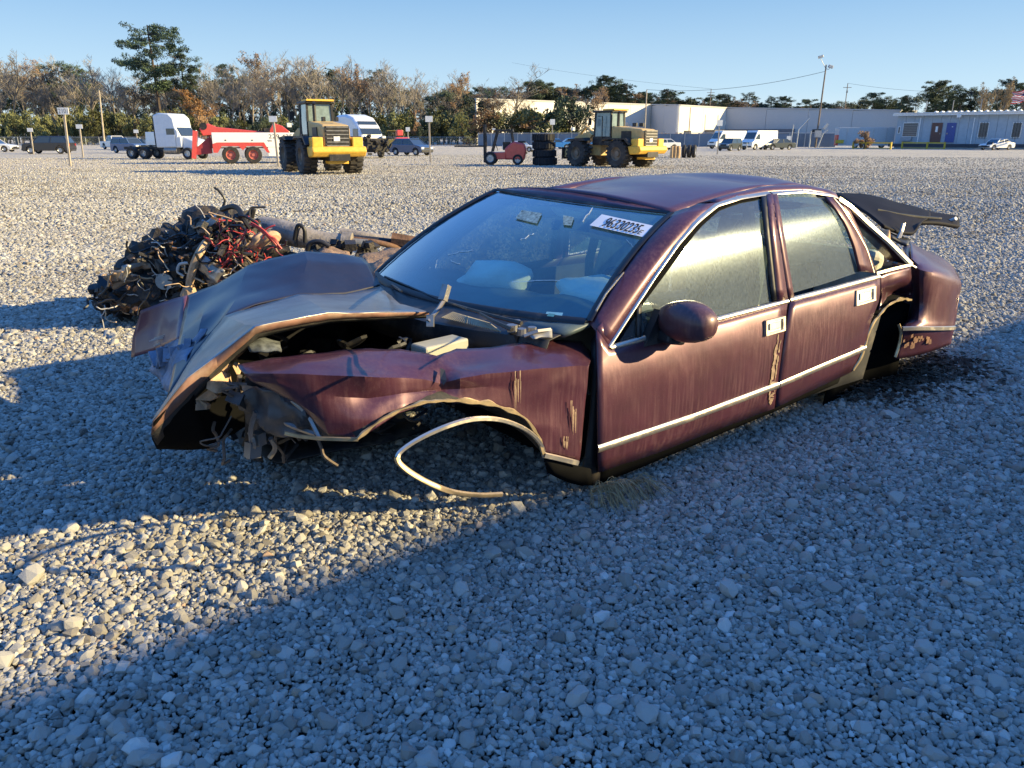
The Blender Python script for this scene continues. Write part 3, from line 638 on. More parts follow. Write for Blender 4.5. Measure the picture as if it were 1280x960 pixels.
fl=[(536,394,.57),(475,397,.44),(410,400,.38),(371,407,.35),(320,417,.33),(272,459,.40),(238,492,.40),(189,543,.42)]
fl2=[(533,397,.62),(475,400,.52),(410,404,.46),(371,411,.44),(324,422,.42),(278,464,.48),(244,498,.48),(196,556,.48)]
grid('hood_flange',[R3(nr),R3(fl)],rustpaint,hB,6,2,.004,.003,16,2,True,16,lin=True)
grid('hood_flange_return',[R3(fl),R3(fl2)],under,hB,4,1,.004,.004,7,2,lin=True)
# turned-under nose tip
tip=[[Wp(191,527,.40),Wp(214,502,.40),Wp(240,476,.40)],[Wp(189,545,.45),Wp(214,530,.45),Wp(246,505,.45)],[Wp(196,561,.55),Wp(225,562,.58),Wp(262,560,.6)]]
grid('nose_skin',tip,sillm,car,4,4,.005,.008,6,5)
# far corner still maroon
cc=[[Wp(234,369,1.62),Wp(203,378,1.75),Wp(176,388,1.85)],[Wp(229,396,1.44),Wp(196,408,1.75),Wp(167,420,1.92)],[Wp(224,424,1.18),Wp(196,437,1.65),Wp(164,447,1.90)]]
cn=grid('hood_corner',cc,paint_corner,car,6,6,.005,.002,5,6,inner=inner,crease=.003,cscale=5,lin=True); cn['label']='bent maroon corner of the hood nearest the engine heap'
scr=M('scratch',(.45,.36,.32),.5,.3)
for k in range(7):
    a=(205+k*2.0,418+k*1.8); pathstrip('scratch',[Wp(a[0]-12-k%3*5,a[1]+5,1.62),Wp(a[0]+8,a[1]-2,1.53)],.006,scr,cn,h=.004,nrm=(-.8,-.5,.3))
# broken grille remains under the nose
grl=M('grey_broken_plastic',(.16,.19,.25),.6,var=.4,scale=12,bump=.4)
gq=[[Wp(208,430,1.3),Wp(232,420,1.15),Wp(258,410,1.0)],[Wp(190,452,1.4),Wp(214,446,1.15),Wp(240,440,.95)],[Wp(206,486,1.1),Wp(212,490,.9),Wp(222,478,.8)]]
grid('grille_surround',gq,grl,car,5,5,.006,.03,9,8,inner=under)
r=random.Random(5)
for k in range(9):
    a=Wp(196+k*5,440-k*1.5,1.25-k*.03); MB().box(tuple(a+np.array([-.01,0,-.03])),(.012,.02+r.random()*.03,.05+r.random()*.05),r.random()*2,r.random()).build('grille_bar',grl,car)
# ---------------- rear of the wreck ----------------
# crushed quarter panel ahead of the arch
qa=[(1098,346,.06),(1112,340,.05),(1126,336,.05),(1138,334,.05)]
qb=[(1100,358,.05),(1110,357,.05),(1126,352,.04),(1140,350,.06)]
qc=[(1102,372,.06),(1110,368,.12),(1124,367,.16),(1141,366,.09)]
qd=[(1097,392,.04),(1106,383,.05),(1121,375,.06),(1139,374,.08)]
grid('quarter_panel',[R3(qa),R3(qb),R3(qc),R3(qd)],paint,car,4,4,.006,.005,7,31,True,30,inner)
# arch edge with dried dirt, and the dark well behind it
al=[(1139,375,.06),(1130,374,.05),(1121,375.5,.03),(1108,384,.02),(1098,395,.01),(1091,405,0),(1085,418,0),(1081,433,-.0),(1075,449,.0),(1066,463,.01)]
pathstrip('arch_lip',[Wp(x,y,yy-.008) for x,y,yy in spline(al,6)],.018,brass,car,h=.006,jit=.7)
ar=[np.array(Wp(x,y,yy+.004)) for x,y,yy in spline(al,2)]
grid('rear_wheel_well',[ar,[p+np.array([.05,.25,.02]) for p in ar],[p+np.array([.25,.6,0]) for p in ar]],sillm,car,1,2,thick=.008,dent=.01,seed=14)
grid('wheel_well_shade',[[np.array([2.5,.14,.62]),np.array([2.95,.20,.66]),np.array([3.25,.12,.55])],[np.array([2.45,.16,.0]),np.array([2.95,.22,.0]),np.array([3.3,.16,.0])]],sillm,car,4,2,.01)  # near-black sheet just inside the arch, standing in for its deep shade
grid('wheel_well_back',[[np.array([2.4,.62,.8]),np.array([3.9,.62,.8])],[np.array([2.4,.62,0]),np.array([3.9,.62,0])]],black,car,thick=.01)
# displaced rear wing section behind the arch
def bulge(l,dy=0): return [Wp(x,y,yy+dy) for x,y,yy in l]
w0=[(1137,302,.42),(1146,308,.42),(1158,314,.45),(1176,322,.5),(1190,332,.55)]
w1=[(1138,310,.26),(1148,317,.22),(1162,323,.22),(1182,332,.26),(1195,341,.32)]
w2=[(1139,322,.14),(1150,333,.05),(1166,337,.02),(1188,344,.04),(1200,352,.10)]
w3=[(1140,340,.14),(1150,348,.03),(1168,352,-.01),(1187,357,.0),(1200,364,.05)]
w4=[(1142,372,.14),(1150,376,.03),(1168,378,-.02),(1185,379,-.01),(1197,380,.03)]
w5=[(1136,398,.08),(1148,399,.0),(1166,400,-.03),(1182,400,-.03),(1193,401,.0)]
w6=[(1127,410,.03),(1145,410,-.02),(1163,410,-.04),(1180,410,-.04),(1192,409.5,-.02)]
w7=[(1124,430,.04),(1143,428,.0),(1161,425,-.02),(1178,422,-.02),(1190,419,.0)]
w8=[(1119,449,.05),(1138,446,.02),(1158,441,.0),(1175,435,.0),(1188,430,.02)]
rw_=grid('rear_wing',[bulge(w) for w in (w0,w1,w2,w3,w4,w5,w6,w7,w8)],paint,car,4,3,.008,.006,5,17,True,35,inner)
pathstrip('lower_moulding',[Wp(x,y,yy-.012) for x,y,yy in spline([(1127,411,.02),(1145,410.5,-.025),(1163,410.5,-.045),(1180,410.5,-.045),(1193,410,-.025)],3)],.030,chrome,rw_,h=.010)
pathstrip('arch_trim',[Wp(x,y,.02) for x,y in spline([(1123,405),(1126,415),(1124,430),(1119,446)],3)],.020,brass,rw_,h=.008,nrm=(-.8,-.6,0))
b=MB(); r=random.Random(2)
for k in range(26):
    x=1128+r.random()*34; y=418+r.random()*18*(1-.4*(x-1128)/34)
    p=Wp(x,y,-.012 - .0004*(x-1128)); s=.008+.014*r.random(); b.add([p+np.array([-s,-.006,-s*.6]),p+np.array([s,-.006,-s*.5]),p+np.array([s*.7,-.006,s]),p+np.array([-s*.9,-.006,s*.7])],[(0,1,2,3)])
b.build('rust_patch',M('dull_rust',(.15,.075,.045),.9,var=.4,scale=20),rw_,kind='stuff')
# rear corner closing panel and far rear quarter, boot floor
grid('rear_panel',[[Wp(1190,332,.55),np.array([4.0,1.0,.72]),np.array([3.75,1.75,.72])],[Wp(1200,352,.10),np.array([4.1,.95,.6]),np.array([3.8,1.85,.6])],[Wp(1193,401,.0),np.array([4.0,1.0,.3]),np.array([3.75,1.9,.3])],[Wp(1188,430,.02),np.array([3.9,1.0,.1]),np.array([3.7,1.9,.1])]],paint,car,4,4,.01,.02,4,7,inner=inner)
grid('far_quarter',[[np.array([3.0,1.93,.86]),np.array([3.4,1.9,.82]),np.array([3.78,1.8,.74])],[np.array([3.0,1.97,.5]),np.array([3.4,1.99,.5]),np.array([3.8,1.9,.5])],[np.array([3.0,1.95,.1]),np.array([3.4,1.96,.1]),np.array([3.7,1.9,.1])]],paint,car,4,4,.01,.01,4,8,inner=inner)
grid('boot_floor',[[np.array([2.9,.2,.3]),np.array([3.9,.3,.25])],[np.array([2.9,1.85,.3]),np.array([3.8,1.8,.25])]],under,car,thick=.02)
MB().box((3.35,.75,.42),(.5,.35,.2),.3).box((3.2,1.3,.40),(.3,.4,.16),.8).build('boot_lining',under,car)
# fold of sheet between C pillar foot and rear wing
grid('deck_filler',[[Wp(1128,310,.50),Wp(1135,306,.55),Wp(1141,312,.6)],[Wp(1136,325,.12),Wp(1141,320,.25),Wp(1150,322,.5)],[Wp(1139,332,.09),Wp(1146,336,.14),Wp(1152,344,.1)]],paint_top,car,3,3,.006,.006,7,3,inner=inner)
pathstrip('wing_edge_trim',[Wp(x,y,yy) for x,y,yy in ((1139,331,.08),(1146,335,.06),(1152,344.5,.03))],.012,chrome,car,h=.006)
# boot lid, torn up and seen from its dark underside
lid_m=M('lid_underside',(.007,.006,.010),.7,0,var=.4,spec=.12)
l0=[(1042,242.5,1.6),(1075,243.5,1.6),(1099,248,1.6),(1131,256.5,1.58),(1150,261.5,1.52),(1162,265.5,1.45)]
l1=[(1066,256,1.2),(1085,258,1.2),(1106,261,1.15),(1131,267,1.1),(1150,270,1.1),(1162,272,1.1)]
l2=[(1088,270,.9),(1102,276,.85),(1115,281,.8),(1130,285,.8),(1141,283,.85),(1152,278,.95)]
l3=[(1104,284,.7),(1112,287,.7),(1120,290,.7),(1131,292,.7),(1142,292,.72),(1148,281,.8)]
lid=grid('boot_lid',[R3(l) for l in (l0,l1,l2,l3)],lid_m,car,4,4,.022,.006,4,13,True,30)
e0=[(1150,262,1.5),(1162,265.8,1.46),(1180,268.5,1.4),(1197,271,1.35)]; e1=[(1150,271,1.2),(1165,273,1.2),(1181,275,1.2),(1198,278,1.2)]; e2=[(1150,279.5,1.0),(1166,279,1.0),(1182,281.5,1.05),(1198,284.7,1.1)]
grid('lid_edge',[R3(l) for l in (e0,e1,e2)],lid_m,lid,4,4,.03,.004,4,3)
bl_=M('bleached_hole',(.6,.6,.6),.6); p=Wp(1187.5,276.3,1.17); MB().cyl(tuple(p),tuple(p+np.array([-.02,-.06,.03])),.018,n=10).build('bolt_hole',bl_,lid)
pathstrip('lid_seam',[Wp(x,y,yy-.03) for x,y,yy in ((1096,262,1.1),(1125,268,1.05),(1150,271,1.05),(1176,273,1.15))],.02,black,lid,h=.01)
MB().tube([Wp(1129,280,.68),Wp(1126,290,.66),Wp(1122,299,.6)],.012).tube([Wp(1131,279,.72),Wp(1128,290,.7),Wp(1125,298,.66)],.007).build('lid_hinge',steel,car)
grid('deck_remnant',[[Wp(1107,288,.8),Wp(1122,296,.8),Wp(1138,301,.75)],[Wp(1112,296,.6),Wp(1124,303,.55),Wp(1134,308,.5)]],black,car,3,3,.02,.01)
# things seen through the open quarter window
foam=M('old_foam',(.50,.33,.20),.95,var=.35,scale=18,bump=.5)
f1=Wp(1101,306,.42); MB().box(tuple(f1),(.22,.10,.14),.4,.5).build('foam_block',foam,car,bevel=.01)
f2=Wp(1098,318,.40); MB().box(tuple(f2),(.2,.14,.10),.9,-.2).build('foam_block',foam,car,bevel=.01)
f3=Wp(1108,322,.36); MB().box(tuple(f3),(.16,.1,.06),.1,.2).build('paper_scrap',M('white_scrap',(.7,.68,.62),.8),car)
# ---------------- cabin ----------------
trim_d=M('dark_upholstery',(.035,.034,.037),.85,var=.3,scale=12,dirt=.3); cloth=M('dusty_beige_cloth',(.5,.48,.38),.9,var=.25,scale=14,dirt=.3)
bag=M('airbag_cloth',(.78,.82,.78),.85,var=.1,scale=6,bump=.2); dash=M('dashboard_vinyl',(.07,.10,.105),.5,var=.25,dirt=.45,dcol=(.2,.24,.22),dscale=3)
MB().box((1.8,1.05,.06),(2.6,1.35,.06)).build('floor_pan',sillm,car)
MB().box((.16,1.02,.56),(.04,1.5,.42)).build('bulkhead',black,car)
rows=[]
for s in np.linspace(0,1,13):
    y=.14+1.72*s; c=4*s*(1-s)
    hmp=.05*math.exp(-((s-.22)/.13)**2)
    rows.append([np.array([.30-.16*c,y,.775]),np.array([.5-.1*c,y,.80+hmp*.6]),np.array([.78-.06*c,y,.785+hmp]),np.array([.86-.04*c,y,.72+hmp*.5]),np.array([.84,y,.52]),np.array([.6,y,.4])])
grid('dashboard',rows,dash,car,3,2,.02,.004,4,2)
def blob(name,c,r,mat,seed=0,sq=(1,1,1),parent=car,sub=3,amp=.18,rz=0):
    bm=bmesh.new(); bmesh.ops.create_icosphere(bm,subdivisions=sub,radius=1)
    R=Matrix.Rotation(rz,3,'Z')
    for v_ in bm.verts:
        n_=noise.noise(v_.co*1.3+Vector((seed*5.1,0,seed)))*amp*1.3+(abs(noise.noise(v_.co*6+Vector((seed,2,0))))-.2)*amp*1.1*(amp>.3)+noise.noise(v_.co*3.7+Vector((seed,9,0)))*amp*.6
        p=v_.co*(1+n_); v_.co=R@Vector((p.x*r*sq[0],p.y*r*sq[1],p.z*r*sq[2]))+Vector(c)
    me=bpy.data.meshes.new(name); bm.to_mesh(me); bm.free(); me.shade_smooth(); return link(name,me,mat,parent)
blob('airbag',(.85,.50,.82),.30,bag,2,(.60,1.0,.34),amp=.26)
blob('passenger_airbag',(.68,1.22,.82),.25,bag,5,(.6,.9,.45),amp=.28,rz=.5)
MB().tube([(.98+.03*math.cos(t),.52+.19*math.cos(t),.78+.17*math.sin(t)) for t in np.linspace(0,2*math.pi,25)],.014).box((.98,.52,.78),(.05,.14,.10)).build('steering_wheel',trim_d,car,smooth=40)
def seat(yc,parent):
    s=MB(); s.box((1.55,yc,.34),(.55,.52,.2)); b_=s.build('seat_cushion',cloth,car,bevel=.05)
    MB().box((1.88,yc,.72),(.17,.5,.62),0,.25,tx=.8,ty=.85).build('seat_back',cloth,car,bevel=.05)
    MB().box((1.97,yc,1.08),(.10,.27,.17),0,.25).build('head_rest',cloth,car,bevel=.03)
seat(.55,car); seat(1.42,car)
MB().box((2.7,1.0,.36),(.5,1.5,.2)).build('rear_cushion',cloth,car,bevel=.05)
MB().box((3.0,1.0,.66),(.15,1.5,.5),0,.3).build('rear_seat_back',cloth,car,bevel=.05)
hl=[]
for s in np.linspace(0,1,9):
    sag=.05*math.sin(s*9)+.06*4*s*(1-s); hl.append([np.array([1.2+k*.35,.42+1.2*s,1.20-sag*(.4+.6*math.sin(1+k*1.1))]) for k in range(5)])
grid('head_lining',hl,trim_d,car,3,2,.004,.02,5)
for y in(.30,1.7): MB().tube([(1.80,y*.97+.02,.3),(1.83,y,.78),(1.86,y+(.12 if y<1 else -.12),1.24)],.035,6).build('centre_pillar',trim_d,car)
MB().tube([(1.85,.45,1.15),(1.7,.48,.9),(1.65,.6,.6)],.016,4).build('seat_belt',black,car)
for far in FAR:
    y=.10 if not far else 1.9
    grid('door_lining',[[np.array([x,y,.72]) for x in (.55,1.2,1.7,2.4,2.9)],[np.array([x,y+(.03 if not far else -.03),.12]) for x in (.55,1.2,1.7,2.4,2.8)]],trim_d,car,2,2,.02)
grid('torn_visor',[[np.array([1.15,1.30,1.2]),np.array([1.2,.95,1.18])],[np.array([1.35,1.3,1.04]),np.array([1.4,.95,1.0])]],cloth,car,3,3,.01,.02)
grid('hanging_trim',[[np.array([1.3,.78,1.2]),np.array([1.35,.55,1.12])],[np.array([1.4,.80,.94]),np.array([1.42,.62,.90])]],cloth,car,3,3,.01,.02)
MB().box((1.08,1.02,1.13),(.03,.24,.07),.1).build('rear_view_mirror',black,car)
# ---- stickers on the windscreen ----
dg=bpy.context.evaluated_depsgraph_get()
def bvh(o):
    return BVHTree.FromPolygons([v_.co[:] for v_ in o.data.vertices],[p_.vertices[:] for p_ in o.data.polygons])
wb=bvh(ws)
def W(px,py,off=.006):
    d=Vector(tocar(ray(px,py),False)); h=wb.ray_cast(Vector(OC),d)
    if h[0] is None: h=(Vector(U(px,py,'z',1.0)),)
    return np.array(h[0]-d.normalized()*off)
def textmesh(s):
    c=bpy.data.curves.new('t','FONT'); c.body=s; o=bpy.data.objects.new('t',c); me=o.to_mesh()
    v_=np.array([q.co[:] for q in me.vertices]); f_=[tuple(p.vertices) for p in me.polygons]; o.to_mesh_clear(); bpy.data.objects.remove(o); bpy.data.curves.remove(c)
    mn,mx=v_.min(0),v_.max(0); uv=(v_[:,:2]-mn[:2])/(mx[:2]-mn[:2]); return uv,f_
ink=M('black_ink',(.015,.015,.02),.6,var=0); paper=M('white_label',(.72,.74,.78),.6,var=.08)
def plate(name,Q,mat,parent,texts=(),lift=None,inkm=None,n=6,th=0,fn=None):
    """Q = corners TL,TR,BR,BL; fn(u,v) may give the point instead"""
    Q=[np.array(q,float) for q in Q]
    P_=fn or (lambda u,v_:(Q[0]*(1-u)+Q[1]*u)*(1-v_)+(Q[3]*(1-u)+Q[2]*u)*v_)
    o=grid(name,[[P_(u,v_) for u in np.linspace(0,1,n)] for v_ in np.linspace(0,1,3)],mat,parent,thick=th)
    nn=np.cross(Q[3]-Q[0],Q[1]-Q[0]); nn/=np.linalg.norm(nn); lift_=nn*(lift or .004)
    for (s,u0,v0,u1,v1) in texts:
        uv,f_=textmesh(s); vv=[P_(u0+(u1-u0)*a,v1+(v0-v1)*b_)+lift_ for a,b_ in uv]; pydata('lettering',vv,f_,inkm or ink,o)
    return o
TL,TR,BR,BL=(752.3,267.8),(819.5,282.7),(803.4,296.2),(737,281.5)
def wq(c,off=.022):
    c=[np.array(x) for x in c]
    return lambda u,v_: W(*((c[0]*(1-u)+c[1]*u)*(1-v_)+(c[3]*(1-u)+c[2]*u)*v_),off)
stk=plate('lot_sticker',[W(*q) for q in (TL,TR,BR,BL)],paper,car,fn=wq((TL,TR,BR,BL)))
def lettering(s,c,u0,v0,u1,v1,par,m_=ink,bold=0):
    f=wq(c,.027); uv,f_=textmesh(s); pydata('lettering',[f(u0+(u1-u0)*a,v1+(v0-v1)*b_) for a,b_ in uv],f_,m_,par)
    if bold:
        pydata('lettering',[f(u0+bold+(u1-u0)*a,v1+(v0-v1)*b_) for a,b_ in uv],f_,m_,par)
lettering('96330235',(TL,TR,BR,BL),.17,.10,.82,.86,stk,bold=.006)
lettering('E',(TL,TR,BR,BL),.85,.50,.91,.86,stk)
gst=M('green_label',(.18,.42,.36),.5); gst2=M('pale_green_label',(.45,.72,.65),.5); gst3=M('speckled_tint',(.25,.33,.30),.6,var=.7,scale=60)
c4=((683.5,389.5),(704,391),(701,398.5),(680,396)); a=plate('inspection_sticker',[W(*q) for q in c4],gst2,car,fn=wq(c4,.02))
c5=((686,391.5),(694,392.5),(692,396),(683.5,395)); plate('sticker_print',[W(*q) for q in c5],gst,a,fn=wq(c5,.026))
c6=((652,262.5),(677.5,266.5),(671,279.5),(644,273)); plate('tint_patch',[W(*q,.02) for q in c6],gst3,car,fn=wq(c6,.02))
c7=((704,269),(717.5,271.5),(714,282),(704,281)); plate('tint_patch',[W(*q,.02) for q in c7],gst3,car,fn=wq(c7,.02))
# cracks in the glass
crk=M('crack_light',(.75,.8,.8),.4)
r=random.Random(8)
for (x,y,ex,ey) in ((729,276,742,258),(784,300,794,310),(560,318,590,312),(563,325,575,330),(640,352,700,350),(650,300,668,292)):
    n_=6; pts=[W(x+(ex-x)*k/n_+r.uniform(-1,1),y+(ey-y)*k/n_+r.uniform(-1,1),.008) for k in range(n_+1)]; MB().tube(pts,.0012,3).build('glass_crack',crk,car)
# ---- cowl, wipers, bits at the base of the glass ----
be=resample(bot_edge,13)
cowl=[[p+np.array([-.01,0,-.004]) for p in be],[p+np.array([-.10,0,-.03]) for p in be],[p+np.array([-.22,0,-.05]) for p in be],[p+np.array([-.25,0,-.16]) for p in be]]
grid('cowl_panel',cowl,black,car,3,2,.006,.006,6)
slat=M('tan_louvre',(.34,.29,.2),.8,var=.3,dirt=.3)
b=MB()
A_=U(551,397,'z',.79); B_=U(627,415,'z',.775); C_=U(612,404,'z',.80); D_=U(566,390,'z',.81)
for k in range(30):
    t=(k+.5)/30; p0=A_*(1-t)+B_*t; p1=D_*(1-t)+C_*t
    b.tube([p0,p1],.0042,4)
b.build('cowl_grille',slat,car)
def wiper(pts,name='wiper_arm'):
    b=MB(); P_=[W(x,y,o) for x,y,o in pts]; b.tube(P_,.008,5,.005); b.build(name,black,car)
wiper([(640,412,.02),(618,402,.04),(600,392,.05)]); wiper([(652,404,.03),(620,396,.035),(585,386,.03),(555,376,.03)],'wiper_blade')
wiper([(481,346,.03),(510,358,.035),(540,371,.035),(552,376,.03)],'wiper_blade'); wiper([(490,356,.03),(502,364,.03)])
b=MB(); b.tube([U(535,402,'z',.86),U(548,386,'z',.90),U(557,372,'z',.94)],.010,6); b.box(tuple(U(556,366,'z',.96)),(.03,.03,.07),.4,.5); b.box(tuple(U(538,401,'z',.86)),(.03,.03,.05),.9,.3); b.build('wiper_stub',steel,car)
b=MB()
for x,y,rr in ((640,414,.025),(652,419,.02),(646,408,.016),(665,417,.02)):
    p=U(x,y,'z',.78); b.cyl(tuple(p),tuple(p+np.array([0,0,.03])),rr,n=8)
b.tube([U(655,420,'z',.78),U(672,414,'z',.80),U(688,412,'z',.8)],.010,5); b.build('wiper_linkage',steel,car,kind='stuff')
grid('cowl_scrap',[[U(660,419,'z',.78),U(676,412,'z',.80),U(690,412,'z',.8)],[U(668,424,'z',.78),U(677,421,'z',.78),U(690,423,'z',.77)]],M('grey_scrap',(.25,.24,.22),.8),car,3,3,.004,.01,12)
MB().tube([W(745,389,.02),W(757,368,.02),W(780,340,.02),W(783,334,.02)],.004,4).build('pillar_trim_edge',steel,car)
# ---- near mirror ----
mir=blob('door_mirror',tuple(S(828,394,0)+np.array([.0,-.15,.0])),.155,paintmat('mirror_paint',.25,(.05,.015,.022),.2,.2),3,(.62,1.0,.60),amp=.0)
for v_ in mir.data.vertices: # squarer shell with a flat glass face at the back
    q=v_.co-Vector(S(828,394,0)+np.array([.0,-.15,.0])); q.x=math.copysign((abs(q.x)/.1)**.75*.1,q.x) if abs(q.x)>1e-6 else 0; q.z=math.copysign((abs(q.z)/.1)**.8*.1,q.z) if abs(q.z)>1e-6 else 0; q.x=min(q.x,.05); q.z*=1-.8*q.y if q.y>0 else 1
    v_.co=q+Vector(S(828,394,0)+np.array([.0,-.15,.0]))
c=S(828,398,-.0)
MB().box(tuple(c+np.array([-.01,-.05,-.075])),(.12,.13,.06),0,.2).build('mirror_foot',black,mir,bevel=.015)
MB().prism([(-.09,-.05),(.10,-.05),(-.0,.11)],-.02,.02).build('mirror_sail',black,mir).location=tuple(S(818,415,0)+np.array([.0,-.01,0]))
# ---- torn-open front: dark bay, apron, junk ----
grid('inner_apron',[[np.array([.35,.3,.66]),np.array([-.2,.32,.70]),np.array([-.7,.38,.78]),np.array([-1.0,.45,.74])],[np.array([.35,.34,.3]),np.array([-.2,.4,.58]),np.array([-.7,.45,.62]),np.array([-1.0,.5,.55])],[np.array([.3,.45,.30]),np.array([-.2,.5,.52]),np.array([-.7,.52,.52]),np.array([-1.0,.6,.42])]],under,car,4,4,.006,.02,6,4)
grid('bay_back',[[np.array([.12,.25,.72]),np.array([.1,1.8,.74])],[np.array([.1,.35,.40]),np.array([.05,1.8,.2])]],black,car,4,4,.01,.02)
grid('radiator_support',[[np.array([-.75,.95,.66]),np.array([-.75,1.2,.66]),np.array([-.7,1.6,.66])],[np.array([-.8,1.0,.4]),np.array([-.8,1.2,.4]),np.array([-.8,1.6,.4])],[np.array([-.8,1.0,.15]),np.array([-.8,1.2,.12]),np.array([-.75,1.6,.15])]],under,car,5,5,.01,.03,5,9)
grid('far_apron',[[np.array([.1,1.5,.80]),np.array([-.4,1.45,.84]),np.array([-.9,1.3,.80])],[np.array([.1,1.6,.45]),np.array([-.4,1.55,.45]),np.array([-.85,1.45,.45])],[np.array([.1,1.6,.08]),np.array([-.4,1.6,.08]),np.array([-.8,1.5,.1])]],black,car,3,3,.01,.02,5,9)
grid('nose_shade_sheet',[[Wp(213,505,.62),Wp(262,462,.66),Wp(318,428,.72)],[Wp(215,532,.75),Wp(268,500,.82),Wp(330,470,.9)],[Wp(238,561,.78),Wp(282,548,.86),Wp(330,520,.95)]],sillm,car,4,4,.006,.02,6,3)  # near-black sheet backing the nose cavity, standing in for its shade
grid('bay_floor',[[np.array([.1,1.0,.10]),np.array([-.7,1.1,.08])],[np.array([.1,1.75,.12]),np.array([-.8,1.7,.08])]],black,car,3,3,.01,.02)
bt=U(550,437,'y',.42); MB().box(tuple(bt),(.24,.11,.08),.15).build('fuse_box',M('bleached_plastic',(.42,.40,.31),.7,dirt=.4),car,bevel=.01)
mesh_m=M('wire_mat',(.10,.11,.11),.8,var=.6,scale=40)
grid('insulation_scrap',[[Wp(305,425,.45),Wp(325,420,.45),Wp(350,428,.4)],[Wp(312,440,.38),Wp(330,441,.35),Wp(352,440,.33)]],mesh_m,car,5,4,.006,.015,14,2)
r=random.Random(12)
for q in ([(262,452),(284,468),(287,488),(270,492),(258,486)],[(243,500),(262,486),(272,496),(262,501)],[(245,497),(259,506),(258,512),(244,513)],[(301,480),(318,484),(316,491),(304,490)],[(280,452),(285,455),(281,465),(277,463)],[(293,453),(300,458),(296,468),(291,458)],[(320,485),(328,483),(329,493),(322,491)]):
    P_=[Wp(x,y,.46+r.uniform(-.03,.03)) for x,y in q]; o=pydata('yellow_foam_scrap',P_+[p+np.array([.02,.03,-.01]) for p in P_],[tuple(range(len(q)))]+[(k,(k+1)%len(q),len(q)+(k+1)%len(q),len(q)+k) for k in range(len(q))],foam,car)
# hanging crumpled apron under the wing: grey torn sheets, rods
cr_m=M('crumpled_inner',(.075,.073,.075),.5,.4,var=.5,scale=9,dirt=.4,dcol=(.2,.17,.13),dscale=8)
grid('crumpled_apron',[[Wp(302,490,.42),Wp(330,482,.32),Wp(356,492,.26),(Wp(390,505,.2))],[Wp(300,512,.45),Wp(330,520,.34),Wp(362,512,.22),Wp(400,530,.15)],[Wp(312,538,.5),Wp(345,538,.36),Wp(372,545,.22),Wp(428,550,.1)]],cr_m,car,9,8,.005,.02,7,33,True,22,crease=.04,cscale=6)
b=MB()
for pts in ([(320,515,.35),(314,535,.38),(315,560,.42)],[(345,517,.3),(360,530,.25),(395,543,.15)],[(312,540,.4),(318,556,.4),(310,572,.45)],[(365,500,.2),(385,520,.17),(400,548,.12)],[(338,548,.4),(344,560,.42),(337,572,.44)],[(300,470,.45),(298,490,.5),(306,505,.45)]):
    b.tube([Wp(*p) for p in spline(np.array(pts,float),4)],.010,5)
b.build('bent_rod',steel,car)
p=Wp(316,562,.42); MB().box(tuple(p),(.05,.04,.06),.3,.2).box(tuple(Wp(322,548,.42)),(.04,.05,.05),.5).build('bracket',steel,car)
pathstrip('apron_edge',[Wp(x,y,yy) for x,y,yy in ((355,541,.2),(372,545,.17),(398,548,.1),(430,549,.02),(447,549,0))],.016,brass,car,h=.006)
b=MB()
for k in range(46):
    x=r.uniform(-.75,.05); y=r.uniform(1.0,1.6); z=r.uniform(.2,.5); b.box((x,y,z),(r.uniform(.04,.22),r.uniform(.04,.2),r.uniform(.03,.14)),r.uniform(0,3),r.uniform(-.6,.6),r.uniform(-.5,.5))
b.build('bay_debris',under,car,kind='stuff')
b=MB()
for k in range(26):
    p=np.array([r.uniform(-.9,.05),r.uniform(.45,1.3),r.uniform(.3,.68)]); pts=[p]
    for j in range(6): pts.append(pts[-1]+np.array([r.uniform(-.1,.1),r.uniform(-.08,.08),r.uniform(-.06,.05)]))
    b.tube(spline(np.array(pts),3),r.uniform(.004,.012),5)
b.build('loose_hose',black,car,kind='stuff')
b=MB(); r=random.Random(41)
for k in range(10):
    x=r.uniform(265,400); y=r.uniform(470,545); yy_=r.uniform(.35,.7); pts=[Wp(x,y,yy_)]
    for j in range(5): pts.append(pts[-1]+np.array([r.uniform(-.07,.07),r.uniform(-.04,.04),r.uniform(-.07,.02)]))
    for q in pts: q[2]=max(q[2],.02)
    b.tube(spline(np.array(pts),4),r.uniform(.003,.008),5)
b.build('cut_wiring',M('faded_wiring',(.12,.09,.07),.7,var=.6,scale=14),car,kind='stuff')
b=MB()
for k in range(12):
    p=Wp(r.uniform(285,400),r.uniform(470,545),r.uniform(.4,.8)); b.box(tuple(p),(r.uniform(.01,.07),r.uniform(.01,.06),r.uniform(.01,.06)),r.uniform(0,3),r.uniform(-1,1),r.uniform(-1,1))
b.build('torn_brackets',cr_m,car,kind='stuff')
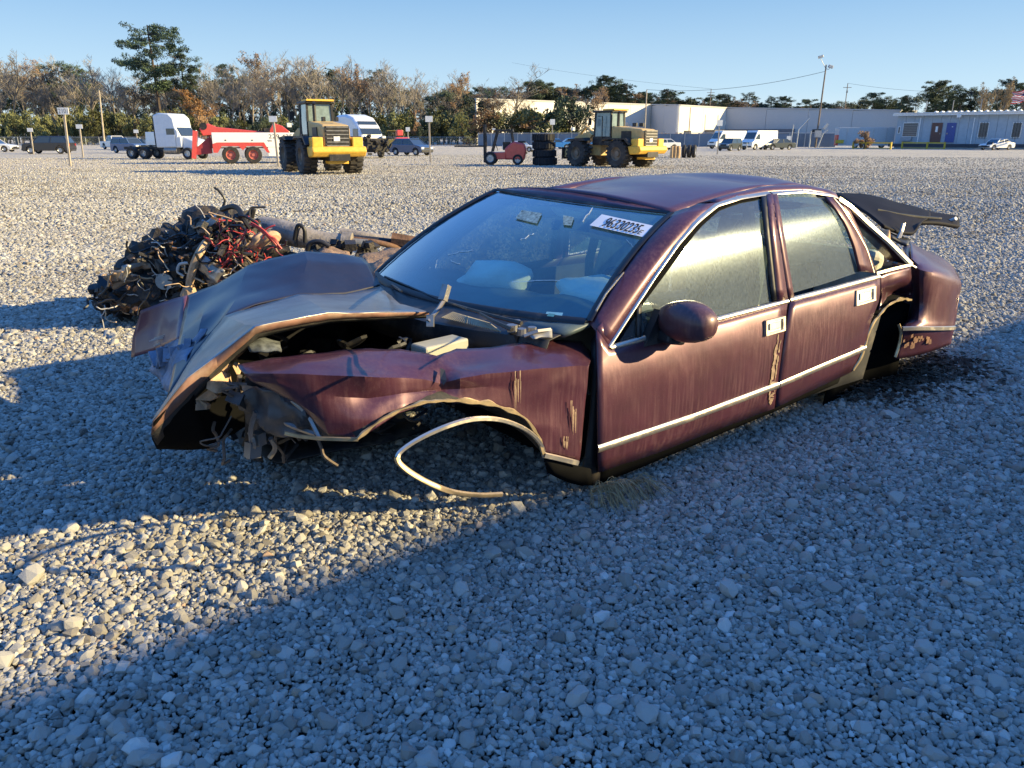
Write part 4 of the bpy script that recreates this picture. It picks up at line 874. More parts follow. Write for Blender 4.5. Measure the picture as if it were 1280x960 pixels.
# ---- the bright arch moulding torn off and bent to the ground ----
pl=[(680,571),(676,556),(664,542),(645,531),(620,524),(590,524),(560,532),(530,545),(508,558),(497,569),(500,580),(518,594),(545,608),(570,616),(600,619),(627,618)]
yy=[.0,-.01,-.03,-.05,-.07,-.09,-.11,-.13,-.15,-.16,-.17,-.18,-.19,-.20,-.20,-.20]
P_=[Wp(x,y,k) for (x,y),k in zip(pl,yy)]
P_=spline(np.array(P_),4); print('strip zmin',min(p[2] for p in P_))
n2=len(P_)
for k in range(n2): P_[k][2]=max(P_[k][2],.016)
def band(name,P,wv,wd,mat,parent):
    rows=[[],[],[],[],[]]
    for k in range(len(P)):
        d=P[min(k+1,len(P)-1)]-P[max(k-1,0)]; d/=np.linalg.norm(d); s=np.cross(d,np.array([0,-1,0])); s/=np.linalg.norm(s)+1e-9; o=np.cross(s,d)
        tw=.6*math.sin(k*.25)
        s2=s*math.cos(tw*.3)+o*math.sin(tw*.3)
        for r_,(a,h) in enumerate(((-.5,0),(-.3,1),(.3,1),(.5,0),(-.5,0))): rows[r_].append(P[k]+s2*a*wv+o*h*wd)
    return grid(name,rows,mat,parent,smooth=True,angle=60)
band('torn_arch_moulding',P_[:38],.019,.010,chrome,car); band('torn_arch_moulding',P_[37:],.022,.009,brass,car)
# dry grass and roots dragged under the sill
straw=M('dry_grass',(.32,.25,.14),.9,var=.3,scale=20)
b=MB()
for k in range(110):
    p=np.array(Wp(735+r.random()*60,592+r.random()*12,-.02)); p[2]=max(.0,p[2]*.5)
    ang=r.uniform(-1.2,1.0); L_=r.uniform(.08,.26); q=p+np.array([math.sin(ang)*.6*L_+.3*L_,-abs(math.cos(ang))*L_*.7,0]); mid=(p+q)/2+np.array([0,0,r.uniform(.01,.07)]); q[2]=r.uniform(0,.02)
    b.tube(spline(np.array([p,mid,q]),3),.0017,3)
t=b.build('dry_grass_tuft',straw,None,kind='stuff'); t.matrix_world=car.matrix_basis.copy(); t.location=(CX,CY,0); t.rotation_euler=(0,0,YAW); tag(t,'wisp of dry grass snagged under the front door of the wreck','dry grass')
# brown leaves and soil drifted against the rear
soil=M('dark_leaf_litter',(.045,.034,.024),.95,var=.6,scale=20,bump=.5)
b=MB()
for k in range(2200):
    u=r.random(); x=2.75+1.4*u+r.gauss(0,.10); y=.30-abs(r.gauss(0,.20))*(1+.4*u); z=.010+r.random()*.03*max(0,1+y*2)
    s=.012+.022*r.random(); a=r.uniform(0,6.3); t_=r.uniform(-.5,.5)
    dx,dy=math.cos(a)*s,math.sin(a)*s
    b.add([(x-dx,y-dy,z),(x+dy*.5,y-dx*.5,z+t_*s),(x+dx,y+dy,z+.3*s),(x-dy*.5,y+dx*.5,z-t_*s*.3)],[(0,1,2,3)])
t=b.build('leaf_litter',soil,None,kind='stuff'); t.location=(CX,CY,0); t.rotation_euler=(0,0,YAW); tag(t,'dark drift of dead leaves along the rear of the wreck','leaf litter')
# ---------------- engine heap behind the hood ----------------
hp=empty('engine_heap',(-3.0,6.9,0),0,'heap of torn-out engine, black hoses and red wires on the gravel beyond the hood','engine')
HL=np.array([-3.0,6.9,0])
def Hp(px,py,Y): # world point in column px, row py at ground distance Y, in heap coordinates
    d=ray(px,py); t_=Y/d.y; return np.array([d.x*t_,Y,CAMH+d.z*t_])-HL
eng=M('oily_casting',(.03,.027,.025),.6,.2,var=.6,scale=9,bump=.5,dirt=.55,dcol=(.15,.11,.075),dscale=7)
def rough(name,c,r_,mat,seed,sq=(1,1,1),amp=.35,rz=0): 
    o=blob(name,c,r_,mat,seed,sq,hp,4,amp,rz); o.data.set_sharp_from_angle(angle=math.radians(35)); return o
rough('engine_block',tuple(Hp(218,345,6.95)),.34,eng,4,(1.25,1.1,1.15))
rough('gearbox_housing',tuple(Hp(272,318,7.05)),.33,eng,6,(1.1,.9,1.2))
rough('front_cover',tuple(Hp(165,370,6.9)),.2,eng,9,(1.6,.9,.8))
rough('air_intake',tuple(Hp(255,287,7.1)),.17,eng,12,(1.5,.8,.9))
rough('broken_bracket',tuple(Hp(131,376,6.8)),.09,eng,15,(1.2,.7,1.2))
rough('heap_core',tuple(Hp(300,330,7.3)),.34,eng,19,(1.4,.8,.9))
for q in ((205,352),(190,365),(225,375)):
    MB().cyl(tuple(Hp(q[0],q[1],6.55)),tuple(Hp(q[0]+3,q[1]-1,6.75)),.07,.09,n=16).build('pulley',steel if q[0]==205 else eng,hp,smooth=40)
r=random.Random(77); 
b=MB()
def inheap():
    t_=r.random(); x=150+170*t_; top=np.interp(x,[120,150,180,200,240,270,300,340],[378,350,318,300,285,262,262,290]); y=r.uniform(top+4,395-35*t_)
    return Hp(x,y,6.75+r.uniform(0,.25))
for k in range(230):
    c_=inheap(); b.box(tuple(c_+np.array([0,r.uniform(-.32,.1),0])),(r.uniform(.04,.2),r.uniform(.01,.06),r.uniform(.008,.045)),r.uniform(0,3),r.uniform(-1,1),r.uniform(-1,1))
b.build('small_castings',eng,hp,kind='stuff')
b=MB()
for k in range(60):
    c_=inheap(); b.box(tuple(c_+np.array([0,-.06,0])),(r.uniform(.01,.05),r.uniform(.01,.04),r.uniform(.008,.03)),r.uniform(0,3),r.uniform(-1,1),r.uniform(-1,1))
b.build('metal_fragments',steel,hp,kind='stuff')
b=MB()
for k in range(60):
    c_=inheap(); b.box(tuple(c_+np.array([0,r.uniform(-.4,-.1),0])),(r.uniform(.01,.08),r.uniform(.01,.05),r.uniform(.008,.03)),r.uniform(0,3),r.uniform(-1,1),r.uniform(-1,1))
b.build('rusty_fragments',rust,hp,kind='stuff')
def loops(n_,rad,mat,name,seed,span=.16,seg=7,region=None):
    rr=random.Random(seed); b=MB()
    for k in range(n_):
        p=(region or inheap)()+np.array([0,-rr.uniform(.0,.35),0]); d=np.array([rr.uniform(-1,1),rr.uniform(-.4,.2),rr.uniform(-1,1)]); pts=[p]
        for j in range(seg):
            d+=np.array([rr.uniform(-.8,.8),rr.uniform(-.4,.4),rr.uniform(-.8,.8)]); d/=np.linalg.norm(d); pts.append(pts[-1]+d*span*rr.uniform(.3,.8))
        for q in pts: q[2]=min(max(q[2],.02),p[2]+.14); q[0]=min(max(q[0],p[0]-.25),p[0]+.25)
        b.tube(spline(np.array(pts),4),rad*rr.uniform(.6,1.4),5)
    b.build(name,mat,hp,kind='stuff')
tg_=M('dusty_brown_metal',(.20,.16,.12),.75,.1,var=.35,scale=9,dirt=.5,dcol=(.34,.26,.18),dscale=6)
wire_r=M('red_wire',(.50,.06,.055),.5,var=.3); wire_w=M('pale_wire',(.5,.47,.42),.6); hose=M('black_hose',(.016,.016,.017),.45,var=.3,dirt=.3,dcol=(.12,.1,.08))
tanp=M('tan_plastic',(.45,.31,.19),.7,var=.4,scale=12,dirt=.3)
loops(60,.009,hose,'black_hoses',1,.08); loops(40,.006,tanp,'tan_wires',9,.09); loops(40,.004,wire_w,'pale_wires',2,.06)
def upper():
    return Hp(r.uniform(285,345),r.uniform(282,330),6.8)
loops(26,.005,wire_r,'red_wires',3,.07,7,upper); loops(16,.010,hose,'upper_hoses',4,.08,7,upper)
def hose_px(pts,Y,rad,mat,name='hose'):
    MB().tube(spline(np.array([Hp(x,y,Y-dy) for x,y,dy in pts]),5),rad,7).build(name,mat,hp,smooth=50)
hose_px([(161,325,.0),(168,322,.0),(176,315,0),(190,311,0),(212,311,0)],6.8,.022,hose)
hose_px([(268,234,0),(275,240,0),(281,250,.0),(277,262,0)],6.9,.011,hose)
hose_px([(277,262,0),(292,258,.1),(300,264,.15),(305,275,.2),(312,285,.2)],6.9,.024,hose)
hose_px([(305,275,.0),(314,264,.0),(317,262,0),(315,272,.0)],6.9,.02,hose)
hose_px([(236,368,.1),(238,350,.15),(243,330,.2),(250,315,.2),(258,303,.1)],6.65,.034,tanp,'corroded_pipe')
hose_px([(232,372,.1),(237,362,.1),(240,372,.1)],6.6,.05,tanp,'pipe_flange')
hose_px([(222,338,.0),(225,330,0),(237,328,0),(246,320,0)],6.5,.012,wire_w,'cable')
hose_px([(230,345,.0),(222,340,0),(223,332,0),(232,328,0)],6.5,.010,wire_w,'cable')
for a_,b__ in (((270,352),(276,335)),((276,335),(286,322)),((286,322),(298,305)),((298,305),(308,286)),((312,280),(330,292)),((314,278),(340,302)),((318,280),(350,312)),((272,330),(277,341)),((255,296),(268,308))):
    hose_px([(a_[0],a_[1],0),((a_[0]+b__[0])/2+1.5,(a_[1]+b__[1])/2-1,.02),(b__[0],b__[1],0)],6.5,.008,wire_r,'red_wire')
for k in range(5): hose_px([(316+k*1.5,279+k*1.2,0),(330+k,288+k*1.5,.03),(345,303-k,.02),(352-k,311,0)],6.48,.008,wire_r,'red_wire')
# ribbed manifold fingers
for k in range(4):
    x=296+k*12; hose_px([(x-10,322-k*4,0),(x,308-k*3,.08),(x+8,300-k*2,.06),(x+14,303-k*2,0)],6.75,.045,tanp,'manifold_runner')
hose_px([(252,290,0),(262,283,.05),(276,272,.05)],6.75,.05,steel,'alloy_strut')
r=random.Random(21)
for k in range(22):
    c_=inheap()+np.array([0,-r.uniform(.1,.4),0]); c_[2]=min(c_[2],.55); a=r.uniform(0,3.1); s_=r.uniform(.05,.12); u_=np.array([math.cos(a),r.uniform(-.4,.4),math.sin(a)])*s_; w_=np.array([-math.sin(a),r.uniform(-.5,.5),math.cos(a)])*s_*r.uniform(.3,.8)
    grid('bent_sheet',[[c_-u_-w_,c_-w_,c_+u_-w_],[c_-u_,c_+np.array([0,-.03,0]),c_+u_],[c_-u_+w_,c_+w_,c_+u_*.6+w_]],[rust,tg_,eng,steel,cr_m][k%5],hp,3,3,.005,.01,12,k,True,25,crease=.02,cscale=9,lin=True)
# scattered rags of black plastic at the left
b=MB()
for k in range(40):
    c_=Hp(r.uniform(122,190),r.uniform(352,385),6.75+r.uniform(-.1,.2)); b.box(tuple(c_),(r.uniform(.04,.16),r.uniform(.03,.1),r.uniform(.01,.08)),r.uniform(0,3),r.uniform(-.8,.8),r.uniform(-.8,.8))
b.build('torn_plastic',black,hp,kind='stuff')
# ---------------- gearbox and frame rail lying beside the car ----------------
tg=M('dusty_grey_metal',(.26,.23,.20),.7,.2,var=.35,scale=9,bump=.4,dirt=.5,dcol=(.34,.27,.2),dscale=6)
fr_=empty('frame_rail',(-1.6,7.4,0),0,'dusty gearbox and rusty frame rail lying beyond the hood, right of the engine heap','frame rail')
def Fp(px,py,Y): return Hp(px,py,Y)+HL-np.array([-1.6,7.4,0])
def ftube(pts,rad,mat,name,r2=None,n=10): 
    P_=[Fp(*p) for p in pts]
    MB().tube(spline(np.array(P_),4),rad,n,r2).build(name,mat,fr_,smooth=50)
ftube([(330,287,7.6),(352,290,7.5),(376,296,7.4)],.13,tg,'gearbox_case',.11,14)
ftube([(376,296,7.4),(400,301,7.4),(428,303,7.4)],.105,tg,'gearbox_tail',.08,14)
ftube([(428,303,7.4),(440,304,7.4)],.10,tg,'tail_flange',.10,12)
ftube([(440,305,7.4),(460,306,7.4)],.055,brass,'drive_yoke',.05)
ftube([(425,291,7.7),(460,296,7.7),(500,302,7.8),(530,303,7.9)],.05,tg,'rail_tube',.045,8)
ftube([(436,297,7.55),(470,300,7.6),(505,304,7.7)],.03,black,'rail_channel')
ftube([(440,299,7.5),(475,304,7.5),(505,312,7.6)],.028,rust,'brake_pipe_bar')
ftube([(490,299,7.6),(515,302,7.6),(535,304,7.6)],.07,rust,'rail_bracket',.05,6)
b=MB(); r=random.Random(4)
for k in range(50): b.box(tuple(Fp(r.uniform(385,470),r.uniform(304,322),7.2+r.uniform(-.1,.2))),(r.uniform(.03,.12),r.uniform(.03,.1),r.uniform(.02,.07)),r.uniform(0,3),r.uniform(-.6,.6))
b.build('small_castings',eng,fr_,kind='stuff')
ftube([(368,300,7.1),(372,282,7.1),(380,286,7.1),(381,303,7.1)],.018,hose,'hose')
ftube([(384,314,7.0),(388,304,7.0),(400,302,7.0),(412,308,7.0)],.022,hose,'hose')
lth=M('brown_carpet',(.24,.155,.10),.95,var=.35,scale=14,bump=.6,dirt=.3)
cp=[[Fp(386,313,7.1),Fp(410,307,7.1),Fp(436,318,7.0)],[Fp(384,322,6.8),Fp(410,320,6.8),Fp(440,326,6.8)]]
ct=grid('carpet_scrap',[[p+np.array([-1.6,7.4,0]) for p in q] for q in cp],lth,None,6,5,.02,.03,7); tag(ct,'ribbed orange-brown carpet scrap behind the hood','carpet')
cp=[[Fp(450,325,6.7),Fp(470,316,6.9),Fp(505,311,7.1)],[Fp(458,333,6.4),Fp(480,326,6.5),Fp(500,318,6.7)],[Fp(466,342,5.9),Fp(480,334,6.0),Fp(498,322,6.2)]]
ct=grid('carpet_scrap',[[p+np.array([-1.6,7.4,0]) for p in q] for q in cp],lth,None,6,5,.03,.05,5,6); tag(ct,'crumpled brown carpet heap against the far side of the windscreen','carpet')
# =============== background: trees ===============
bark=M('grey_bark',(.20,.17,.13),.9,var=.35,scale=3,objrand=.25); barkd=M('dark_bark',(.075,.055,.045),.9,var=.3,scale=3)
twig=M('bare_twigs',(.27,.235,.19),.9,var=.35,scale=.6,objrand=.3); twig2=M('brown_leaves',(.21,.13,.07),.9,var=.5,scale=.7,objrand=.3)
ndl=M('pine_needles',(.050,.075,.035),.8,var=.45,scale=.5,objrand=.25); ever=M('evergreen_leaves',(.045,.062,.030),.8,var=.5,scale=.5,objrand=.3)
scrub=M('dry_green_scrub',(.12,.125,.045),.85,var=.5,scale=.5,objrand=.3); gold=M('golden_twigs',(.36,.27,.15),.9,var=.3,scale=.6,objrand=.2); rustl=M('orange_leaves',(.30,.15,.05),.9,var=.5,scale=.6)
def leafcloud(b,c,r_,n,s,rr,flat=1.0,thin=1.0):
    for _ in range(n):
        d=Vector((rr.gauss(0,1),rr.gauss(0,1),rr.gauss(0,1))); d.normalize(); d*=r_*rr.random()**.45; d.z*=flat
        p=Vector(c)+d; u=Vector((rr.gauss(0,1),rr.gauss(0,1),rr.gauss(0,1))).normalized(); w_=u.orthogonal().normalized(); s_=s*rr.uniform(.5,1.5)
        b.add([p-u*s_,p+w_*s_*.55*thin,p+u*s_,p-w_*s_*.55*thin],[(0,1,2,3)])
def branches(bt,bc,p,d,L_,r_,lvl,rr,maxl=4,spread=.6,up=.25):
    n=3; pts=[p]
    for k in range(n):
        d=(d+Vector((rr.gauss(0,.12),rr.gauss(0,.12),rr.gauss(0,.08)+up*.12))).normalized(); pts.append(pts[-1]+d*L_/n)
    (bt if lvl<=1 else bc).tube(pts,r_,5 if lvl==0 else 3,r_*.55)
    if lvl>=maxl: return
    m={0:9,1:5,2:4,3:4}[lvl] if lvl in(0,1,2,3) else 3
    for k in range(m):
        t=rr.uniform(.38 if lvl==0 else .2,1); q=pts[0].lerp(pts[-1],t) if lvl else pts[min(3,int(t*3))].lerp(pts[min(3,int(t*3)+1)],(t*3)%1)
        a=rr.uniform(0,6.28); s_=Vector((math.cos(a),math.sin(a),0)); nd=(d*(1-spread)+s_*spread+Vector((0,0,up))).normalized()
        branches(bt,bc,q,nd,L_*rr.uniform(.38,.6)*(1.05-.45*t if lvl==0 else 1),max(r_*.42,.022),lvl+1,rr,maxl,spread,up)
def bare_tree(seed,leaf=None,nleaf=0,mt=None,spread=.6,up=.25):
    rr=random.Random(seed); bt=MB(); bc=MB()
    branches(bt,bc,Vector((0,0,0)),Vector((rr.uniform(-.05,.05),rr.uniform(-.05,.05),1)),13,.24,0,rr,4,spread,up)
    t=empty('bare_tree'); bt.build('trunk',bark,t); bc.build('crown',mt or twig,t,kind='stuff')
    if leaf:
        b=MB(); vs=bc.v
        for k in range(nleaf):
            q=vs[rr.randrange(len(vs))]; leafcloud(b,q,.5,3,.16,rr)
        b.build('dead_leaves',leaf,t,kind='stuff')
    return t
def pine(seed,open_=1.0,low=.5):
    rr=random.Random(seed); bt=MB(); b=MB(); pts=[Vector((0,0,0))]
    for k in range(8): pts.append(pts[-1]+Vector((rr.gauss(0,.12),rr.gauss(0,.12),1.9)))
    bt.tube(pts,.28,6,.09)
    for k in range(60):
        t=rr.uniform(low,1); z=t*15.2; i=min(7,int(z/1.9)); q=pts[i].lerp(pts[i+1],(z/1.9)%1); a=rr.uniform(0,6.28)
        env=math.sin(math.pi*min(1,max(.08,(t-low)/(1.02-low))))**.6
        L_=rr.uniform(1.6,4.6)*env*open_; e=q+Vector((math.cos(a)*L_,math.sin(a)*L_,rr.uniform(-.2,.35)*L_))
        bt.tube([q,q.lerp(e,.5)+Vector((0,0,.15)),e],.06,3,.02)
        for j in range(max(2,int(L_*1.7))):
            c=q.lerp(e,rr.uniform(.35,1.05))+Vector((rr.gauss(0,.35),rr.gauss(0,.35),rr.gauss(0,.2))); leafcloud(b,c,rr.uniform(.45,.85),48,.18,rr,.55,.5)
    t=empty('pine_tree'); bt.build('trunk',barkd,t); b.build('crown',ndl,t,kind='stuff'); return t
def bushy(name,seed,mat,h=9,r_=3.4,n=30,leaf=.20,per=75,trunk=True):
    rr=random.Random(seed); b=MB(); bt=MB(); bt.tube([(0,0,0),(.1,0,h*.4),(0,.1,h*.8)],.18,5,.06)
    for k in range(n):
        z=rr.uniform(.12,.95)*h; env=math.sin(math.pi*min(1,z/h*.85+.12))**.6; a=rr.uniform(0,6.28); rad=r_*env*rr.uniform(.1,1)
        c=(math.cos(a)*rad,math.sin(a)*rad,z); bt.tube([(0,0,z*.6),c],.05,3,.02); leafcloud(b,c,rr.uniform(.6,1.3)*r_/3.4,per,leaf,rr,.8)
    t=empty(name); bt.build('trunk' if trunk else 'stem',barkd,t); b.build('crown' if trunk else 'foliage',mat,t,kind='stuff'); return t
protos={}
used={}
def near_x(x):
    for lim,t in ((5,'at the left edge of the belt'),(35,'above the small blank sign at far left'),(75,'above the black SUV at far left'),(110,'above the lettered post sign'),(140,'around the pale leaning pole'),(170,'between the leaning pole and the white pickup'),(200,'left of the tallest pine trunk'),(235,'above the white tractor cab'),(275,'above the red wrecker tail'),(310,'above the red wrecker boom'),(345,'left of the blank sign by the left loader'),(395,'above the cab of the left loader'),(430,'above the hood of the left loader'),(470,'above the white motorhome'),(515,'above the small navy hatchback'),(550,'above the lone blank sign'),(2000,'near the warehouse end')):
        if x<lim: return t
def office_x(x):
    for lim,t in ((1135,'over its left corner'),(1160,'over its blind-covered window'),(1180,'over the brown door'),(1200,'over the blue door'),(1235,'over the barred window'),(1262,'by the golden trees'),(3000,'at the flag')):
        if x<lim: return t
def far_x(x):
    for lim,t in ((660,'above the left end of the beige warehouse'),(700,'above the warehouse over the tyre stack'),(740,'above the warehouse left of the right-hand loader'),(790,'above the cab of the right-hand loader'),(830,'above the warehouse by the slim pole'),(880,'above the first step of the warehouse'),(930,'above the crosspole and lit grey wall'),(975,'above the white vans'),(1015,'just left of the floodlight pole'),(1060,'between the floodlight pole and crossarm pole'),(3000,'above the trailer body right of the crossarm pole')):
        if x<lim: return t
def place(kind,px,Y,h,label,group,base_h,cat,z=0,rz=None,w=1.0):
    p=protos[kind]; 
    if kind not in used: o=p; used[kind]=1
    else: o=copy_tree(p)
    s=h/base_h; o.location=at(px,Y,z); o.rotation_euler=(0,0,random.uniform(0,6.28) if rz is None else rz); o.scale=(s*w,s*w,s); tag(o,label,cat,group); return o
for k in range(5): protos['bare%d'%k]=bare_tree(100+k)
for k in range(2): protos['leafy%d'%k]=bare_tree(200+k,twig2,900)
protos['orange']=bare_tree(231,rustl,1600); protos['golden']=bare_tree(240,gold,500,gold,.45,.5)
for k in range(3): protos['pine%d'%k]=pine(300+k,1.0,.42)
protos['bigpine']=pine(320,1.35,.45)
for k in range(2): protos['ever%d'%k]=bushy('evergreen_tree',400+k,ever,14,3.6,46)
for k in range(3): protos['scrub%d'%k]=bushy('scrub_bush',500+k,scrub,5,3.6,26,.2,70,False)
protos['dark_shrub']=bushy('dark_shrub',520,ever,5,3.6,26,.2,80,False)
protos['brown_shrub']=bushy('brown_shrub',530,twig2,5,3.2,24,.18,60,False)
# the tall pine and its neighbour
place('bigpine',206,205,33,'tallest pine, rising high above the bare trees behind the white tractor unit','pines in the left tree belt',18.2,'tree',w=.95)
place('pine0',238,208,25.5,'second tall pine, leaning crown just right of the tallest one','pines in the left tree belt',18.2,'tree',w=.95)
rr=random.Random(99)
# tree belt on the left, one tree at a time
def topy(x): return float(np.interp(x,[-60,0,30,60,90,120,160,200,260,300,340,380,420,460,500,540,560,590,610,640,660],[64,62,66,82,84,70,86,90,82,70,72,62,64,74,82,92,90,96,104,86,108]))
x=-70; k=0
while x<600:
    Y=rr.uniform(198,235); ty=topy(x)+rr.uniform(-3,12); kind='bare%d'%(k%5) if k%13 else 'leafy%d'%(k//13%2)
    side_='left' if x<150 else 'middle' if x<400 else 'right'
    place(kind,x,Y,zof(ty,Y),'bare leafless tree %s'%near_x(x) if kind[0]=='b' else 'thin tree with brown dead leaves in the %s part of the tree belt'%side_,'bare trees of the winter belt' if kind[0]=='b' else 'brown-leaved trees of the %s belt'%side_,17,'tree',w=rr.uniform(.85,1.1)); x+=rr.uniform(7,13); k+=1
x=-60
while x<610:
    Y=rr.uniform(238,262); ty=topy(x)+rr.uniform(14,40)
    place('ever%d'%rr.randrange(2) if rr.random()<.6 else 'pine%d'%(1+rr.randrange(2)),x,Y,zof(ty,Y),'dark evergreen behind the bare trees, %s'%near_x(x),'dark evergreens behind the bare trees',14.5,'tree'); x+=rr.uniform(9,16)
for xx,ty,n_ in ((72,84,1),(88,80,1),(106,84,1)): place('pine%d'%(1+n_%2),xx,228,zof(ty,228),'slender dark pine left of the tallest pine','slender dark pines at far left',15.2,'tree',w=.8)
for xx,ty,lab in ((560,112,'dark leafy evergreen right of the bare belt, left of the forklift'),(585,116,'dark evergreen just left of the beige warehouse end'),(540,118,'bushy evergreen above the chain-link fence, right of the small blue car')): place('ever%d'%(int(xx)%2),xx,200,zof(ty,200),lab,None,14,'tree',w=1.15)
for xx,ty,kd,lab in ((636,84,'bare3','tall bare tree in front of the left end of the beige warehouse'),(622,110,'leafy0','brown-leaved tree beside the left end of the beige warehouse'),(752,112,'leafy1','bare reddish tree rising behind the right-hand loader'),(735,120,'bare2','pale bare tree behind the arms of the right-hand loader'),(775,150,'bare1','small bleached bare tree right of the loader cab'),(603,112,'ever1','dark evergreen overlapping the left corner of the beige warehouse'),(614,104,'bare0','slim bare tree before the left corner of the beige warehouse'),(650,118,'bare4','spreading bare tree between the forklift and the tyre stack')): place(kd,xx,172,zof(ty,172),lab,None,17,'tree',w=1.25)
place('orange',262,196,zof(112,196),'tree still holding orange leaves above the red wrecker boom',None,17,'tree',w=1.3)
place('orange',505,192,zof(138,192),'small orange-leaved tree right of the camper van',None,17,'tree',w=1.3)
# undergrowth line
x=-60; k=0
while x<600:
    Y=rr.uniform(184,196); ty=rr.uniform(136,160); kd=rr.choice(['scrub0','scrub1','scrub2','dark_shrub','scrub1','brown_shrub'])
    col_={'s':'olive green','d':'dark green','b':'russet brown'}[kd[0]]; place(kd,x,Y,zof(ty,Y),'%s shrub behind the chain-link fence, %s'%(col_,near_x(x)),'%s shrubs behind the chain-link fence'%col_,5,'shrub',w=rr.uniform(.45,.75)); x+=rr.uniform(6,10)
for xx,ty,kd,lab,ww in ((655,137,'scrub0','yellow-green bush left of the tyre stack, under the warehouse wall',.8),(676,138,'scrub1','green bush directly behind the tyre stack',.8),(640,150,'scrub2','low green bush behind the forklift mast',.7),(712,124,'dark_shrub','dark vine-covered clump left of the loader cab',.55),(697,150,'scrub2','small olive bush beside the dark vine clump',.7),(722,133,'dark_shrub','second dark clump touching the bare reddish tree',.5),(625,142,'scrub0','olive bush below the warehouse left corner',.8),(664,144,'brown_shrub','russet bush between the forklift and the tyre stack',.9),(608,138,'brown_shrub','russet bush at the fence end below the warehouse corner',.9)): place(kd,xx,166,zof(ty,166),lab,None,5,'shrub',w=ww*1.35)
# far wood behind the warehouse and the office
def topf(x): return float(np.interp(x,[560,640,665,690,720,745,770,800,840,900,960,1000,1040,1075,1100,1130,1160,1185,1210,1260,1300],[112,112,101,110,104,100,108,118,118,121,123,128,128,121,122,121,106,112,118,104,106]))
x=560
while x<1330:
    near=x>1120; Y=rr.uniform(185,215) if near else rr.uniform(330,370); ty=topf(x)+rr.uniform(-2,6); kd=rr.choice(['ever0','ever1','pine1','pine2','ever0']) if rr.random()<.85 else 'leafy0'
    lab='dark evergreen behind the pale blue office, '+office_x(x) if near else 'distant evergreen, '+far_x(x)
    if kd=='leafy0': lab='brown bare tree in the wood behind the pale blue office' if near else 'distant brown tree in the wood above the warehouse roofs'
    place(kd,x,Y,zof(ty,Y),lab,('trees behind the office' if near else 'trees above the warehouse roofs')+(' (brown)' if kd=='leafy0' else ''),14.5 if kd!='leafy0' else 17,'tree',w=1.15 if not near else .95); x+=rr.uniform(8,13) if near else rr.uniform(5,8)
for xx,ty,lab in ((1222,108,'golden bare tree above the office roof'),(1244,102,'taller golden bare tree left of the flag')): place('golden',xx,165,zof(ty,165),lab,None,17,'tree',w=1.0)
# =============== buildings ===============
def wallmat(n_,c,**k): return M(n_,c,.8,0,.06,**k)
beige=wallmat('beige_wall',(.68,.64,.56)); shaded_wall=wallmat('beige_wall_shaded',(.50,.49,.47)); roofm=wallmat('roof_edge',(.45,.44,.42)); dark=M('dark_opening',(.02,.022,.025),.4)  # grey is for beige walls turned from the sun: shade in the colour
wh=empty('warehouse',(0,0,0),0,'long beige flat-roofed warehouse in the distance, its shaded step walls coloured grey','building')
corners=[(596,188),(812,232),(845,208),(905,228),(1119,205),(1140,235)]
tops=[122.5,130,130.5,134,137,138]
PT=[at(px,Y) for px,Y in corners]
for k in range(5):
    a,b_=PT[k],PT[k+1]; za=zof(tops[k],a.y); zb=zof(tops[k+1],b_.y)
    if k==0: mt=beige
    elif k in (1,2,3): mt=shaded_wall if k!=2 else beige
    else: mt=beige
    hz=(za+zb)/2; n_=(b_-a).normalized(); nn=Vector((n_.y,-n_.x,0)); L_=(b_-a).length; mseg=max(2,int(L_/9))
    for j in range(mseg):
        p=a.lerp(b_,j/mseg); q=a.lerp(b_,(j+1)/mseg); g_=n_*.04
        v_=[p+g_,q-g_,q-g_-nn*.4,p+g_-nn*.4]; zz=za+(zb-za)*(j+.5)/mseg
        MB().add([(t.x,t.y,0) for t in v_]+[(t.x,t.y,zz-.25) for t in v_],[(0,1,5,4),(1,2,6,5),(2,3,7,6),(3,0,4,7),(4,5,6,7)]).build('wall_panel',mt,wh)
    v_=[a+nn*.15,b_+nn*.15,b_-nn*.6,a-nn*.6]; MB().add([(t.x,t.y,z_) for t,z_ in zip(v_,(za-.3,zb-.3,zb-.3,za-.3))]+[(t.x,t.y,z_) for t,z_ in zip(v_,(za,zb,zb,za))],[(0,1,5,4),(1,2,6,5),(2,3,7,6),(3,0,4,7),(4,5,6,7)]).build('roof_edge',roofm,wh)
rv=[PT[0],PT[1],PT[2],PT[3],PT[4],PT[5],at(1140,300),at(585,300)]
pydata('roof',[(p.x,p.y,7.2) for p in rv],[tuple(range(8))],roofm,wh)
def onwall(i,t,z,d,wd,hh,name,mt,par):
    a,b_=PT[i],PT[i+1]; p=a.lerp(b_,t); n_=(b_-a).normalized(); nn=Vector((n_.y,-n_.x,0)); c=p+nn*d/2
    return MB().box((c.x,c.y,z),(wd,d,hh),math.atan2(n_.y,n_.x)).build(name,mt,par)
onwall(2,.2,1.8,.3,3.2,3.0,'loading_door',dark,wh); onwall(1,.5,1.6,.3,3.5,3.0,'loading_door',M('grey_door',(.4,.4,.4),.6),wh)
onwall(2,.72,1.8,3,9,3.6,'canopy',M('dark_roof_sheet',(.10,.10,.11),.6),wh)
for t in (.35,.56,.80): 
    onwall(3,t,2.9,.5,2.2,1.6,'vent_louvre',dark,wh)
onwall(3,.18,2.5,4,22,2.6,'lean_to_roof',M('dark_roof_sheet2',(.12,.13,.15),.6),wh)
onwall(0,.5,4.,.12,.25,7,'downpipe',roofm,wh); onwall(2,.55,4.,.12,.25,7,'downpipe',roofm,wh); onwall(2,.82,4.,.12,.25,7,'downpipe',roofm,wh)
